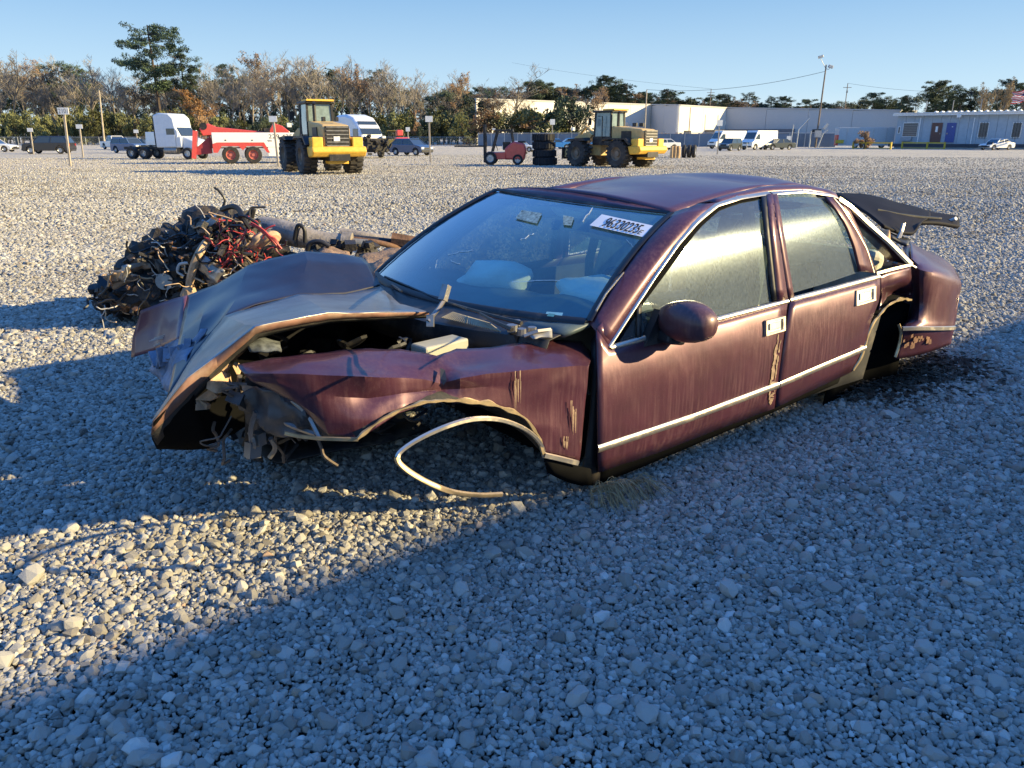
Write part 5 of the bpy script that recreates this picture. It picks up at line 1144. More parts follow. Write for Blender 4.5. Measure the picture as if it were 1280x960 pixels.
# timber stacks in front of it
tm=M('weathered_timber',(.33,.22,.15),.9,var=.4,scale=1.5,objrand=.3)
for k in range(46):
    px=808+k*4.6; p=at(px+rr.uniform(-1,1),175); h=rr.uniform(1.7,2.9) if px<945 else rr.uniform(1.0,1.5)
    t=MB(); t.box((0,0,h/2),(.42,.5,h)); o=t.build('timber_stack',tm); o.location=p; tag(o,'weathered timber bundle beyond the board fence, '+('by the slim pole' if px<835 else 'before the lit warehouse wall' if px<905 else 'above the left white van' if px<940 else 'above the right white van'),'timber','timber bundles beyond the fence')
# pale blue office
ow=M('pale_blue_siding',(.36,.42,.47),.75,0,.08,scale=2,dirt=.15); wt=M('white_trim',(.75,.75,.73),.5); bluep=M('blue_door_paint',(.05,.08,.27),.5); brn=M('brown_door_paint',(.13,.06,.045),.6)
A=at(1117,124); B=at(1330,110); n_=(B-A).normalized(); nn=Vector((n_.y,-n_.x,0)); hz=5.0
of=empty('office_building',A,math.atan2(n_.y,n_.x),'pale blue single-storey office with white ribbed roof edge, blue door and barred windows','building')
L_=(B-A).length; ppm=L_/213.
def ox(px): # column -> metres along the wall
    d=ray(px,172); t_=0; 
    # intersect ray plan direction with wall line
    dx,dy=d.x/d.y,1.0; den=n_.x*dy-n_.y*dx; return (dx*A.y-A.x)/den if abs(den)>1e-9 else 0
def oy(px): return A.y+n_.y*ox(px)
bat=4.0/ .9
nb=int(L_/1.2)
for k in range(nb):
    b=MB(); b.box(((k+.5)*L_/nb,.15,hz/2-.1),(L_/nb-.03,.3,hz-.2)); b.build('wall_board',ow,of)
MB().box((.15,6,hz/2-.1),(.3,11.6,hz-.2)).build('end_wall',ow,of)
MB().box((L_/2,5.5,hz+.1),(L_+1,12.6,.12)).build('roof',wt,of)
MB().box((L_/2,-.6,hz-.12),(L_+1.2,.14,.3)).build('fascia',wt,of)
for k in range(int(L_*1.2)): MB().prism([(-.16,0),(-.06,.16),(.06,.16),(.16,0)],-.75,.9).build('roof_rib',wt,of).location=(5.2+k*.82,0,hz+.165)
def orect(px0,px1,py0,py1,d,name,mt,par=of):
    x0,x1=ox(px0),ox(px1); Y=(oy(px0)+oy(px1))/2; z0,z1=zof(py1,Y),zof(py0,Y); return MB().box(((x0+x1)/2,-d/2+.0,(z0+z1)/2),(x1-x0,d,z1-z0)).build(name,mt,par)
gls=M('window_dark',(.06,.075,.09),.12,0,.2); 
def owin(px0,px1,py0,py1,bars=0,blind=0):
    f=orect(px0,px1,py0,py1,.10,'window',wt); orect(px0+.8,px1-.8,py0+.8,py1-.8,.14,'pane',gls,f)
    for k in range(bars): orect(px0+1+(px1-px0-2)*(k+.5)/bars-.15,px0+1+(px1-px0-2)*(k+.5)/bars+.15,py0-.5,py1+1,.2,'window_bar',black,f)
    for k in range(blind): orect(px0+1.2,px1-1.2,py0+1.2+(py1-py0-2)*k/blind,py0+1.6+(py1-py0-2)*k/blind,.17,'blind_slat',M('slat_grey',(.3,.32,.33),.6) if k==0 else bpy.data.materials['slat_grey'],f)
owin(1127,1146,153,171,0,7); ac=orect(1127,1140,171,176,.6,'air_conditioner',M('ac_grey',(.3,.32,.34),.6)); owin(1221.5,1234,153,172,3); owin(1263,1275,153,172,3); owin(1121,1124.5,158,167)
d1=orect(1163,1176,153.5,178,.16,'door',brn); orect(1168,1171,158,165,.2,'door_notice',wt,d1); orect(1174,1175,166,168,.24,'door_handle',steel,d1)
d2=orect(1181.5,1193,153.5,178,.16,'door',bluep); orect(1182.5,1184,166,168,.24,'door_handle',steel,d2); orect(1188,1189.5,158,159,.2,'door_notice',wt,d2)
orect(1147,1148.2,147,180,.2,'downpipe',wt); orect(1214,1215,147,180,.2,'downpipe',wt); orect(1112,1330,180,184,.25,'wall_base',M('dark_base',(.06,.06,.07),.8))
orect(1193,1198,143,147,.8,'floodlight',wt)
for px in (1147.5,1181,1216): 
    x0=ox(px); MB().tube([(x0,2,hz),(x0,2,hz+1.9)],.07).build('roof_vent_pipe',steel,of)
# =============== fences ===============
fp=M('blue_grey_boards',(.14,.18,.23),.8,0,.15,scale=.8,objrand=.12); rail=M('galvanised',(.42,.43,.43),.5,.4)
fe=empty('board_fence',(0,0,0),0,'tall blue-grey board fence with posts running behind the parked vans','fence')
FA=at(598,152); FB=at(1044,138); nf=int((FB-FA).length/2.5); fn_=(FB-FA).normalized(); fa=math.atan2(fn_.y,fn_.x)
for k in range(nf):
    c=FA.lerp(FB,(k+.5)/nf); MB().box((c.x,c.y,1.15),((FB-FA).length/nf-.14,.06,2.2),fa).build('fence_panel',fp,fe)
    c=FA.lerp(FB,k/nf); MB().box((c.x,c.y-.03,1.22),(.12,.12,2.44),fa).build('post',rail,fe)
MB().tube([(FA.x,FA.y-.05,2.38),(FB.x,FB.y-.05,2.38)],.05).build('top_rail',rail,fe)
cf=empty('chain_link_fence',(0,0,0),0,'long galvanised chain-link fence in front of the left thicket','fence')
CA=at(-60,178); CB=at(612,172); L2=(CB-CA).length; nfp=int(L2/3)
for k in range(nfp+1):
    c=CA.lerp(CB,k/nfp); MB().cyl((c.x,c.y,0),(c.x,c.y,1.75),.05,n=6).build('post',rail,cf)
MB().tube([(CA.x,CA.y,1.72),(CB.x,CB.y,1.72)],.035,5).build('top_rail',rail,cf)
b=MB(); nw=int(L2/.3)
for k in range(nw):
    p=CA.lerp(CB,k/nw)
    for s_ in (-1,1):
        q=p+(CB-CA).normalized()*1.6*s_
        b.add([(p.x-.01,p.y,.05),(p.x+.01,p.y,.05),(q.x+.01,q.y,1.7),(q.x-.01,q.y,1.7)],[(0,1,2,3)])
b.build('wire_mesh',rail,cf,kind='stuff')
# =============== poles, wires, signs ===============
wood=M('pole_wood',(.20,.155,.115),.9,var=.3,scale=2); woodl=M('bleached_pole_wood',(.40,.34,.26),.9,var=.3,scale=2)
def upole(px,base,top,r_,label,cross=True,mt=wood,lean=0,Y=None):
    Y=Y or gnd(px,base).y; p=at(px,Y); h=zof(top,Y); o=empty('utility_pole',p,0,label,'utility pole')
    MB().cyl((0,0,0),(lean,0,h),r_,r_*.65,8).build('pole',mt,o)
    if cross: MB().box((lean*.9,0,h*.93),(2.4,.12,.14)).build('crossarm',wood,o); MB().box((lean*.85,-.15,h*.86),(.35,.35,.7)).build('transformer',steel,o)
    return o,p+Vector((lean,0,h))
_,pa=upole(805,0,112,.16,'slim bare utility pole right of the right-hand loader',False,woodl,Y=160)
_,pb=upole(884,0,111,.17,'utility pole with crossarm above the stepped warehouse wall',True,Y=260)
_,pc=upole(1050.5,0,104,.17,'utility pole with crossarm above the long shaded wall',True,Y=240)
_,pd=upole(860,0,134,.12,'short thin pole before the beige wall section',False,Y=165)
upole(131,0,113,.2,'pale leaning pole at the front of the left thicket',False,woodl,Y=172,lean=.6)
lo=empty('floodlight_pole',at(1019,136),0,'tall wooden floodlight pole rising beside the parked dark sedan','light pole')
hh=zof(81,136); MB().cyl((0,0,0),(.25,0,hh),.17,.11,8).build('pole',wood,lo)
for dx,dz,s_ in ((-.9,1.2,-1),(.9,-.3,1)):
    lm=MB().box((dx,-.3,hh+dz),(.75,.5,.42),0,.3*s_).build('lamp_head',rail,lo,bevel=.05); MB().tube([(.25,0,hh-.6),(dx*.8,-.1,hh+dz-.4),(dx,-.3,hh+dz)],.05,5).build('bracket_arm',rail,lm)
MB().box((.1,-.3,2.2),(1.0,.5,1.1)).build('meter_box',rail,lo); MB().box((1.2,-.3,3.4),(.5,.4,1.0),0,.6).build('meter_box',rail,lo); MB().tube([(-1.2,-.4,0),(-1.2,-.4,2.6)],.12).build('conduit',rail,lo); MB().tube([(.2,-.4,0),(.9,-.4,2.3),(1.6,-.4,2.9)],.12).build('conduit',rail,lo)
pl_=at(1019,136)+Vector((.2,0,hh-1))
def wire(a,b_,sag,label):
    pts=[Vector(a).lerp(Vector(b_),t)-Vector((0,0,4*sag*t*(1-t))) for t in np.linspace(0,1,16)]; o=MB().tube(pts,.035,4).build('overhead_wire',black); tag(o,label,'wire')
wire(pa,pl_,1.2,'overhead wire sagging from the slim pole up to the floodlight pole'); wire(at(640,330,30),pb,.8,'faint overhead wire running left from the crossarm pole'); wire(pc,at(1300,150,9.5),1.0,'faint overhead wire right of the crossarm pole above the office')
blank=M('sign_face',(.78,.77,.72),.7,0,.06)
def sign(px,base,top,wpx,hpx,label,text=None,Y=None,lean=0):
    Y=Y or gnd(px,base).y; s=Y/1008.; p=at(px,Y); h=zof(top,Y); o=empty('row_sign',p,0,label,'sign','row marker signs on posts')
    MB().box((lean/2,0,(h-.1)/2),(.10,.09,h-.1),0,math.atan2(lean,h)).build('post',woodl,o)
    w_,h_=wpx*s,hpx*s; z1=h; bd=MB().box((lean,-.07,z1-h_/2),(w_,.03,h_)).build('sign_board',blank,o)
    if text:
        uv,f_=textmesh(text); pydata('lettering',[(lean-w_*.42+w_*.84*a,-.092,z1-h_*.85+h_*.7*c_) for a,c_ in uv],f_,M('sign_ink',(.12,.11,.1),.7),bd)
    return o
sign(88,208,134.5,13.5,8,'tall post sign with dark characters at far left','2101',lean=.16)
sign(104,197,155.5,8,5,'blank white post sign just right of the lettered one',lean=.12)
sign(42,193,160,7,4.5,'small blank sign post left of the dark SUV',lean=.12)
sign(173,180,162,6,4,'small blank sign above the blue SUV',Y=140)
sign(348,200,145,10,7,'blank sign rising between the red wrecker and the left loader',Y=46,lean=-.05)
sign(511,190,159,5,5,'small blank sign above the small blue car',Y=85)
sign(538,203,145,9,7,'lone blank white sign left of the red forklift')
sign(690,190,149,6,6.5,'blank sign sticking up behind the tyre stack',Y=80)
sign(896.5,193,150,7,7,'blank white sign in front of the dark SUV by the vans')
sg_=sign(985,184,170,6,5,'low grey sign beside the dark sedan',Y=132)
for px,base in ((933,188),(966,187),(977,186)):
    p=gnd(px,base); o=MB().cyl((0,0,0),(0,0,1.0 if px==933 else .75),.05 if px==933 else .17,n=8).build('marker_post' if px==933 else 'white_bollard',rail if px==933 else wt); o.location=p; tag(o,{933:'thin grey marker post between the parked vans',966:'white bollard in front of the dark sedan, left one',977:'white bollard at the dark sedan tail, right one'}[px],'post')
ys_=M('yellow_paint',(.55,.38,.03),.6,dirt=.2)
for x0,x1,lab in ((1066,1113,'left yellow steel parking barrier in front of the tank trailer'),(1127,1180,'right yellow steel parking barrier in front of the office doors')):
    a=gnd(x0,186.); b_=gnd(x1,186.6); o=empty('parking_barrier',a,math.atan2(b_.y-a.y,b_.x-a.x),lab,'barrier','yellow barriers'); L_=(b_-a).length
    for t in (0,.6 if x0>1100 else .35,1): MB().box((L_*t,0,.5),(.2,.2,1.0)).build('post',ys_,o)
    MB().box((L_/2,-.02,.86),(L_-.3,.10,.18)).build('rail',ys_,o); MB().box((L_/2,-.02,.14),(L_-.3,.10,.1)).build('rail',ys_,o)
# flag
fo=empty('flag_pole',at(1278,118),0,'flag pole with striped flag flying left beside the golden tree','flag'); hp_=zof(96,118)
MB().cyl((0,0,0),(0,0,hp_),.08,.05,8).build('pole',rail,fo); o=MB().cyl((0,0,0),(0,0,hp_-1.2),.07,.05,8).build('flagstaff',rail); o.location=at(1272,121); tag(o,'second bare flag pole at the right edge','pole')
fl_=[M('flag_red',(.45,.04,.05),.8),M('flag_white',(.7,.7,.7),.8),M('flag_blue',(.03,.05,.25),.8)]
zt=zof(111,118); hs=.125
for k in range(13):
    def fpnt(u,v_): return (-.2-2.7*u,.25*math.sin(u*7+v_),zt-v_*hs-.5*u*(1-.3*u)+.1*math.sin(u*6))
    u0=.42 if k<7 else 0
    grid('flag_stripe',[[fpnt(u,k+j) for u in np.linspace(0 if k>=7 else .42,1,9)] for j in (0,1)],fl_[k%2],fo,thick=.01)
cn_=grid('flag_canton',[[fpnt(u,v_) for u in np.linspace(0,.42,5)] for v_ in (0,2.3,4.6,7)],fl_[2],fo,thick=.012)
for j in range(5):
    for i in range(6):
        q=fpnt(.04+.065*i,.8+1.35*j); MB().lathe([(.001,-.02),(.035,-.015),(.035,.015),(.001,.02)],q,'y',5).build('star',fl_[1],cn_)
# =============== vehicles ===============
def vp(name,c,rough=.35): return M(name,c,rough,.15,.08,coat=.6,dirt=.15)
P_white=vp('white_vehicle_paint',(.74,.74,.72)); P_black=vp('black_vehicle_paint',(.022,.022,.026)); P_blue=vp('navy_vehicle_paint',(.04,.07,.15)); P_sblue=vp('slate_blue_paint',(.08,.13,.24)); P_dark=vp('dark_green_grey_paint',(.04,.05,.05)); P_red=vp('red_machine_paint',(.62,.075,.06)); P_yel=M('loader_yellow',(.74,.42,.05),.5,0,.15,dirt=.2,dcol=(.35,.25,.15),dscale=1.5); P_teal=vp('bright_blue_wrap',(.03,.19,.50)); P_green=vp('dull_green_paint',(.05,.07,.045))
glz=M('vehicle_glass',(.03,.04,.045),.06,0,.1,coat=1); rimm=M('wheel_rim',(.5,.5,.5),.35,.8); redl=M('tail_lamp',(.35,.02,.02),.3); wl=M('head_lamp',(.7,.7,.68),.2)
_wm={}
def wheel(par,x,y,r_,w_,name='wheel',rim=None,rr_=.6):
    key=(round(r_,3),round(w_,3),name,rim.name if rim else '')
    t=MB().lathe([(r_*rr_,-w_/2),(r_*.93,-w_/2),(r_,-w_*.36),(r_,w_*.36),(r_*.93,w_/2),(r_*rr_,w_/2),(r_*rr_,-w_/2)],(0,0,0),'y',24)
    if key in _wm:
        o=_wm[key].copy(); col.objects.link(o); o.parent=par; o.location=(x,y,r_)
        for ch in _wm[key].children: c=ch.copy(); col.objects.link(c); c.parent=o
        return o
    o=t.build(name,rubber,par,smooth=40); o.location=(x,y,r_)
    MB().lathe([(.0,-w_*.30),(r_*.18,-w_*.33),(r_*.22,-w_*.18),(r_*rr_*.8,-w_*.16),(r_*rr_*1.01,-w_*.48),(r_*rr_*1.01,w_*.48),(r_*rr_*.8,w_*.16),(r_*.22,w_*.18),(r_*.18,w_*.33),(0,w_*.30)],(0,0,0),'y',20).build('rim',rim or rimm,o,smooth=30)
    _wm[key]=o; return o
KIND={ # outline of lower body (fractions of L from front, z) and cabin (x0b,x0t,x1t,x1b)
 'sedan':dict(L=4.7,W=1.8,H=1.44,belt=.92,hood=.78,boot=.98,cab=(.28,.40,.70,.84),wr=.32,ax=(.18,.78)),
 'hatch':dict(L=4.1,W=1.75,H=1.52,belt=.98,hood=.88,boot=1.0,cab=(.22,.38,.80,.97),wr=.32,ax=(.18,.80)),
 'suv':dict(L=4.7,W=1.9,H=1.75,belt=1.12,hood=1.05,boot=1.12,cab=(.24,.36,.92,.985),wr=.37,ax=(.18,.80)),
 'van':dict(L=5.6,W=2.05,H=2.6,belt=1.35,hood=1.15,boot=1.35,cab=(.10,.22,.99,.995),wr=.37,ax=(.15,.80)),
 'pickup':dict(L=5.6,W=1.95,H=1.85,belt=1.15,hood=1.10,boot=1.15,cab=(.26,.36,.56,.62),wr=.40,ax=(.17,.77)),
}
def vehicle(kind,px,py,ang,paint_,label,cat,group=None,scale=1,Y=None,solid=False,name=None,wheels=True):
    K_=KIND[kind]; L_,W_,H_=K_['L'],K_['W'],K_['H']; p=gnd(px,py) if Y is None else at(px,Y)
    o=empty(name or {'sedan':'parked_sedan','hatch':'parked_hatchback','suv':'parked_suv','van':'parked_van','pickup':'parked_pickup'}[kind],p,ang,label,cat,group); o.scale=(scale,)*3
    X=lambda f:L_/2-f*L_
    wr=K_['wr']; zb=.24 if kind!='van' else .3
    out=[(X(.005),zb+.1),(X(0),.5),(X(.02),K_['hood']-.12),(X(.06),K_['hood']-.02),(X(K_['cab'][0]),K_['belt']),(X(K_['cab'][3]),K_['boot']),(X(.985),K_['boot']-.06),(X(1),.55),(X(.99),zb+.1)]
    if kind=='pickup': out[5:6]=[(X(.62),K_['belt']),(X(.625),1.02)]
    def arch(f,rev=True): 
        c=X(f); R=wr*1.22; return [(c-R*math.cos(t),max(zb,wr+R*math.sin(t))) for t in np.linspace(-.15,math.pi+.15,9)]
    out+= [(X(.97),zb)]+arch(K_['ax'][1])+arch(K_['ax'][0])+[(X(.03),zb)]
    MB().prism(out,-W_/2,W_/2).build('body',paint_,o,bevel=.05,smooth=40)
    c0,c1,c2,c3=[X(f) for f in K_['cab']]; zb_,zt_=K_['belt']-.02,H_; wb,wt_=W_/2-.06,W_/2-.2 if kind!='van' else W_/2-.12
    zr=zt_-.07
    cv=[(c0,-wb,zb_),(c0,wb,zb_),(c3,wb,zb_),(c3,-wb,zb_),(c1,-wt_,zr),(c1,wt_,zr),(c2,wt_,zr),(c2,-wt_,zr)]
    fc=[(0,1,5,4),(1,2,6,5),(2,3,7,6),(3,0,4,7),(4,5,6,7)]
    if kind=='van':
        MB().add(cv,fc).build('upper_body',paint_,o,bevel=.06)
        MB().add([(c0+.03,-wb+.1,zb_+.05),(c0+.03,wb-.1,zb_+.05),(c1+.04,wt_-.12,zr-.35),(c1+.04,-wt_+.12,zr-.35)],[(0,1,2,3)]).build('windscreen',glz,o) if False else None
        # glazing slightly proud
        d=Vector((c1-c0,0,zr-zb_)); nrm_=Vector((d.z,0,-d.x)).normalized()*.03
        q=lambda f,y:(c0+(c1-c0)*f+nrm_.x*1.0,y,zb_+(zr-zb_)*f+abs(nrm_.z))
        MB().add([q(.08,-wb+.12),q(.08,wb-.12),q(.78,wt_-.12),q(.78,-wt_+.12)],[(0,1,2,3)]).build('windscreen',glz,o)
        for s_ in (-1,1): MB().add([(c0-.15,s_*(wb+.02),zb_+.05),(c0-1.15,s_*(wb+.02),zb_+.05),(c0-1.15,s_*(wb-.03),zb_+.72),(c1-.05,s_*(wb-.03),zb_+.72)],[(0,1,2,3)]).build('side_window',glz,o)
    else:
        MB().add(cv,fc).build('window_glass',glz,o)
        MB().add([(c1+.05,-wt_-.02,zr),(c1+.05,wt_+.02,zr),(c2-.05,wt_+.02,zr),(c2-.05,-wt_-.02,zr),(c1,-wt_+.05,zt_),(c1,wt_-.05,zt_),(c2,wt_-.05,zt_),(c2,-wt_+.05,zt_)],fc).build('roof',paint_,o,bevel=.03)
        for s_ in (-1,1):
            for (xb,xt) in ((c0,c1),((c0+c3)/2,(c1+c2)/2),(c3,c2)): MB().tube([(xb,s_*wb,zb_),(xt,s_*wt_,zr)],.045,4).build('window_pillar',paint_ ,o)
    if kind=='pickup': MB().box((X(.80),0,1.06),(L_*.33,W_-.2,.02)).build('load_bed',black,o)
    if wheels:
        for f in K_['ax']:
            for s_ in (-1,1): wheel(o,X(f),s_*(W_/2-.12),wr,.22)
    for s_ in (-1,1):
        MB().box((X(.012),s_*W_*.36,K_['hood']-.2),(.12,.34,.15)).build('headlight',wl,o); MB().box((X(.992),s_*W_*.40,K_['boot']-.22),(.08,.2,.2)).build('tail_light',redl,o)
    MB().box((X(.0),0,.42),(.1,W_*.9,.18)).build('bumper',black,o)
    MB().box((X(.004),0,K_['hood']-.25),(.08,W_*.45,.14)).build('grille',black,o)
    return o
D=math.radians
vehicle('suv',63,193,D(186),P_black,'black SUV parked at far left behind the lettered sign','SUV',Y=84)
vehicle('pickup',145,188,D(-40),P_white,'white pickup truck facing right at far left','pickup',Y=115)
vehicle('suv',163,194.5,D(-28),P_sblue,'slate blue SUV left of the white tractor unit','SUV',Y=88,scale=.9)
vehicle('sedan',182,189,D(-25),P_dark,'dark sedan half hidden behind the slate blue SUV','car',Y=108)
vehicle('van',207,0,D(-30),P_white,'white van half hidden behind the white tractor unit','van',Y=102,scale=.9)
vehicle('sedan',-6,0,D(5),P_white,'white car cut by the left edge of the photo','car',Y=95)
vehicle('hatch',514,193.5,D(-35),P_blue,'small navy blue hatchback parked alone left of the forklift','car',Y=76)
vehicle('sedan',828,187.5,D(195),P_white,'white sedan in front of the board fence, right of the right-hand loader','car',Y=112)
vehicle('suv',807,186,D(60),P_white,'white car mostly hidden behind the right-hand loader','car',Y=125,scale=.9)
vehicle('sedan',650,190,D(-15),P_white,'white car partly hidden behind the forklift','car',Y=95,scale=.85)
vehicle('van',908,0,D(203),P_white,'left white van, nose to the left, behind the dark SUV','van',Y=122,scale=1.02)
vehicle('suv',912,0,D(230),P_dark,'dark SUV parked between the two white vans','SUV',Y=103,scale=.85)
vehicle('van',948,0,D(215),P_white,'right white van with dark windscreen facing left','van',Y=112,scale=1.0)
vehicle('sedan',972,0,D(200),P_dark,'dark sedan parked right of the white vans','car',Y=112)
wc=vehicle('sedan',1245,0,D(200),P_white,'damaged white sedan parked before the office at right','car',Y=110,scale=1.0)
MB().box((1.9,.5,.7),(.5,.7,.5),.4,.5).build('crushed_wing',black,wc)
for k,(px,ang) in enumerate(((694,8),(712,190),(724,15))):
    vehicle('sedan' if k!=1 else 'hatch',px,0,D(ang),P_teal,['car wrapped in blue plastic, nearest the tyre stack','middle car wrapped in blue plastic beyond the tyre stack','car in blue plastic just left of the right-hand loader'][k],'car',Y=118+k*3,wheels=True)
# ---- wheel loader ----
lug=M('dusty_tyre',(.035,.032,.03),.85,var=.4,scale=3,dirt=.5,dcol=(.22,.18,.14),dscale=2)
def big_wheel(par,x,y,r_,w_):
    o=MB().lathe([(r_*.5,-w_/2),(r_*.9,-w_/2),(r_*.97,-w_*.38),(r_*.97,w_*.38),(r_*.9,w_/2),(r_*.5,w_/2),(r_*.5,-w_/2)],(0,0,0),'y',26).build('tyre',lug,par,smooth=40); o.location=(x,y,r_)
    b=MB()
    for k in range(20):
        for s_ in (-1,1):
            t=2*math.pi*(k+.25*s_)/20; b.box((math.cos(t)*r_*.98,s_*w_*.25,math.sin(t)*r_*.98),(.09,w_*.5,.11),0,-t) 
    b.build('tread_lugs',lug,o,kind='stuff')
    MB().lathe([(0,-w_*.34),(r_*.2,-w_*.36),(r_*.24,-w_*.2),(r_*.44,-w_*.2),(r_*.51,-w_*.5),(r_*.51,w_*.5),(r_*.44,w_*.2),(r_*.24,w_*.2),(r_*.2,w_*.36),(0,w_*.34)],(0,0,0),'y',20).build('rim',rimd,o)
    return o
rimd=M('dusty_rim',(.22,.17,.12),.8,0,.2,dirt=.4)
tan=M('tan_bodywork',(.56,.38,.15),.6,0,.15,dirt=.4,dcol=(.32,.25,.18),dscale=1.2); gll=M('cab_glass',(.20,.26,.25),.1,0,.2,coat=.8)  # bodywork tone browner than the loader's yellow parts
def loader(label):
    o=empty('wheel_loader',(0,0,0),0,label,'wheel loader','yellow wheel loaders')
    for x in(-1.55,1.75):
        for y in(-1.08,1.08): big_wheel(o,x,y,.78,.62)
    MB().box((-1.9,0,.85),(2.6,.95,.5)).build('rear_frame',black,o); MB().box((1.5,0,.95),(1.9,.8,.6)).build('front_frame',tan,o)
    MB().prism([(-.45,1.15),(-.45,2.35),(-2.75,2.15),(-2.95,2.0),(-2.95,1.15)],-.62,.62).build('engine_hood',tan,o,bevel=.08)
    g_=MB().box((-2.98,0,1.62),(.06,1.12,.95)).build('grille',black,o)
    for k in range(6): MB().box((-3.03,0,1.25+k*.16),(.04,1.0,.04)).build('grille_slat',steel,g_)
    MB().box((-3.05,.05,1.55),(.02,.28,.2)).build('number_panel',wt,g_)
    for s_ in(-1,1):
        MB().box((-1.65,s_*.64,1.75),(.75,.05,.6)).build('side_vent',black,o)
        MB().box((-2.75,s_*.92,1.40),(.55,.5,.45)).build('corner_guard',P_yel,o,bevel=.05)
        MB().prism([(-.35,1.5),(-.5,1.66),(-2.2,1.66),(-2.6,1.3),(-2.45,1.28),(-2.1,1.58),(-.6,1.58)],s_*.62,s_*1.36).build('mudguard',black,o)
        MB().box((-2.0,s_*.3,2.4),(.3,.12,.2)).build('hood_hinge',black,o)
    MB().prism([(-2.45,.75),(-2.3,1.22),(-3.2,1.22),(-3.3,1.0),(-3.1,.78)],-1.25,1.25).build('counterweight',P_yel,o,bevel=.06)
    MB().box((-2.7,0,.62),(.6,.9,.3)).build('tow_hitch',P_yel,o)
    # cab
    cb=MB().box((.25,0,2.35),(1.35,1.25,1.5),tx=.92,ty=.92).build('cab_glass',gll,o)
    for x in(-.42,.92):
        for y in(-.62,.62): MB().tube([(x,y,1.45),(x*.93+.01,y*.93,3.15)],.065,4).build('cab_post',black,o)
    MB().tube([(.3,-.62,1.45),(.3,-.58,3.15)],.05,4).build('cab_post',black,o)
    MB().box((.25,0,1.5),(1.5,1.35,.5)).build('cab_base',black,o); MB().box((.25,0,3.17),(1.6,1.4,.12)).build('cab_roof',black,o,bevel=.04); MB().box((-.2,0,3.27),(.9,1.3,.08)).build('roof_beacon_bar',P_yel,o)
    MB().box((.25,0,2.1),(.5,.5,.8)).build('seat',black,o)
    MB().tube([(-.75,.35,2.3),(-.75,.35,3.05),(-.85,.35,3.15)],.085,8).build('exhaust_stack',black,o,smooth=40)
    for s_ in(-1,1):
        MB().tube([(.15,s_*.75,1.35),(.15,s_*.78,2.9),(.35,s_*.95,2.9)],.03,4).build('hand_rail',black,o); MB().box((.95,s_*1.0,2.6),(.06,.22,.4)).build('wing_mirror',black,o)
        MB().prism([(1.1,1.85),(1.4,2.05),(2.5,1.75),(3.3,1.05),(3.6,.55),(3.35,.5),(3.0,1.0),(2.3,1.45),(1.3,1.65)],s_*.45,s_*.62).build('lift_arm',tan,o)
        MB().cyl((1.2,s_*.4,1.05),(2.6,s_*.5,1.35),.07,n=8).build('lift_cylinder',steel,o)
        MB().prism([(1.0,1.5),(1.15,1.68),(2.4,1.62),(2.45,1.5)],s_*.8,s_*1.38).build('front_mudguard',black,o)
        MB().box((2.6,s_*.75,2.2),(.14,.2,.2)).build('work_light',wl,o)
    MB().tube([(1.5,0,1.9),(2.2,0,2.35),(3.0,0,1.6)],.1,6).build('tilt_linkage',tan,o)
    MB().box((3.5,0,.75),(.15,1.5,.7)).build('coupler_plate',black,o)
    return o
LA=loader('nearer yellow wheel loader at left, tail and black grille toward the camera'); LA.location=at(402,38.8); LA.rotation_euler=(0,0,D(119))
LB=copy_tree(LA); LB.location=at(764,46.5); LB.rotation_euler=(0,0,D(131)); LB.scale=(.95,)*3; tag(LB,'farther wheel loader right of the tyre stack, grille to the right')
# ---- tyre stack ----
ts=at(681,49); stk_r=M('clean_black_rubber',(.012,.012,.015),.7,var=.3)
for k in range(4):
    w_=.46; rad=[.72,.70,.68,.66][k]; dx=[0,-.03,-.07,-.1][k]
    o=MB().lathe([(rad*.55,0),(rad*.9,0),(rad,.07),(rad,w_-.07),(rad*.9,w_),(rad*.55,w_),(rad*.5,w_/2),(rad*.55,0)],(0,0,0),'z',28).build('stacked_tyre',stk_r,None,smooth=40); o.location=ts+Vector((dx,0,k*w_+.0)); o.rotation_euler=(0,0,k)
    tag(o,['bottom','second lowest','second highest','topmost'][k]+' black tyre of the tall stack between the loaders','tyre','tall tyre stack')
    b=MB()
    for j in range(24): t=2*math.pi*j/24; b.box((math.cos(t)*rad,math.sin(t)*rad,w_/2),(.07,.07,w_*.8),t)
    b.build('tread_lugs',stk_r,o,kind='stuff')
# ---- forklift ----
fk=empty('forklift',at(628,49.5),D(176),'red forklift with raised forks pointing left, beside the tyre stack','forklift'); fk.scale=(.93,)*3
MB().prism([(-.2,.35),(-.2,1.05),(-.75,1.5),(-1.5,1.35),(-1.62,.9),(-1.5,.3)],-.6,.6).build('counterweight',P_red,fk,bevel=.1,smooth=40)
MB().prism([(.95,.35),(.95,.85),(.6,.8),(-.3,.8),(-.3,.35)],-.55,.55).build('body',P_red,fk,bevel=.05); MB().box((-.3,0,1.2),(.5,.5,.5)).build('seat',black,fk); MB().box((-1.3,0,1.45),(.5,.9,.12)).build('grille_cover',black,fk)
MB().box((-1.63,0,.75),(.04,.3,.14)).build('number_panel',ys_,fk)
for s_ in (-1,1):
    wheel(fk,.75,s_*.6,.42,.3,'front_wheel'); wheel(fk,-1.05,s_*.52,.34,.24,'rear_wheel')
    MB().tube([(.65,s_*.5,.85),(.3,s_*.48,2.15)],.075,4).build('guard_post',black,fk); MB().tube([(-.75,s_*.5,1.3),(-.6,s_*.48,2.15)],.075,4).build('guard_post',black,fk)
    MB().box((1.15,s_*.33,1.35),(.14,.12,2.4)).build('mast_rail',black,fk); MB().box((2.1,s_*.3,1.18),(2.1,.14,.10)).build('fork',black,fk); MB().box((1.08,s_*.3,1.5),(.06,.12,.7)).build('fork_heel',black,fk)
    MB().box((.55,s_*.45,2.25),(.1,.14,.12)).build('work_light',wl,fk)
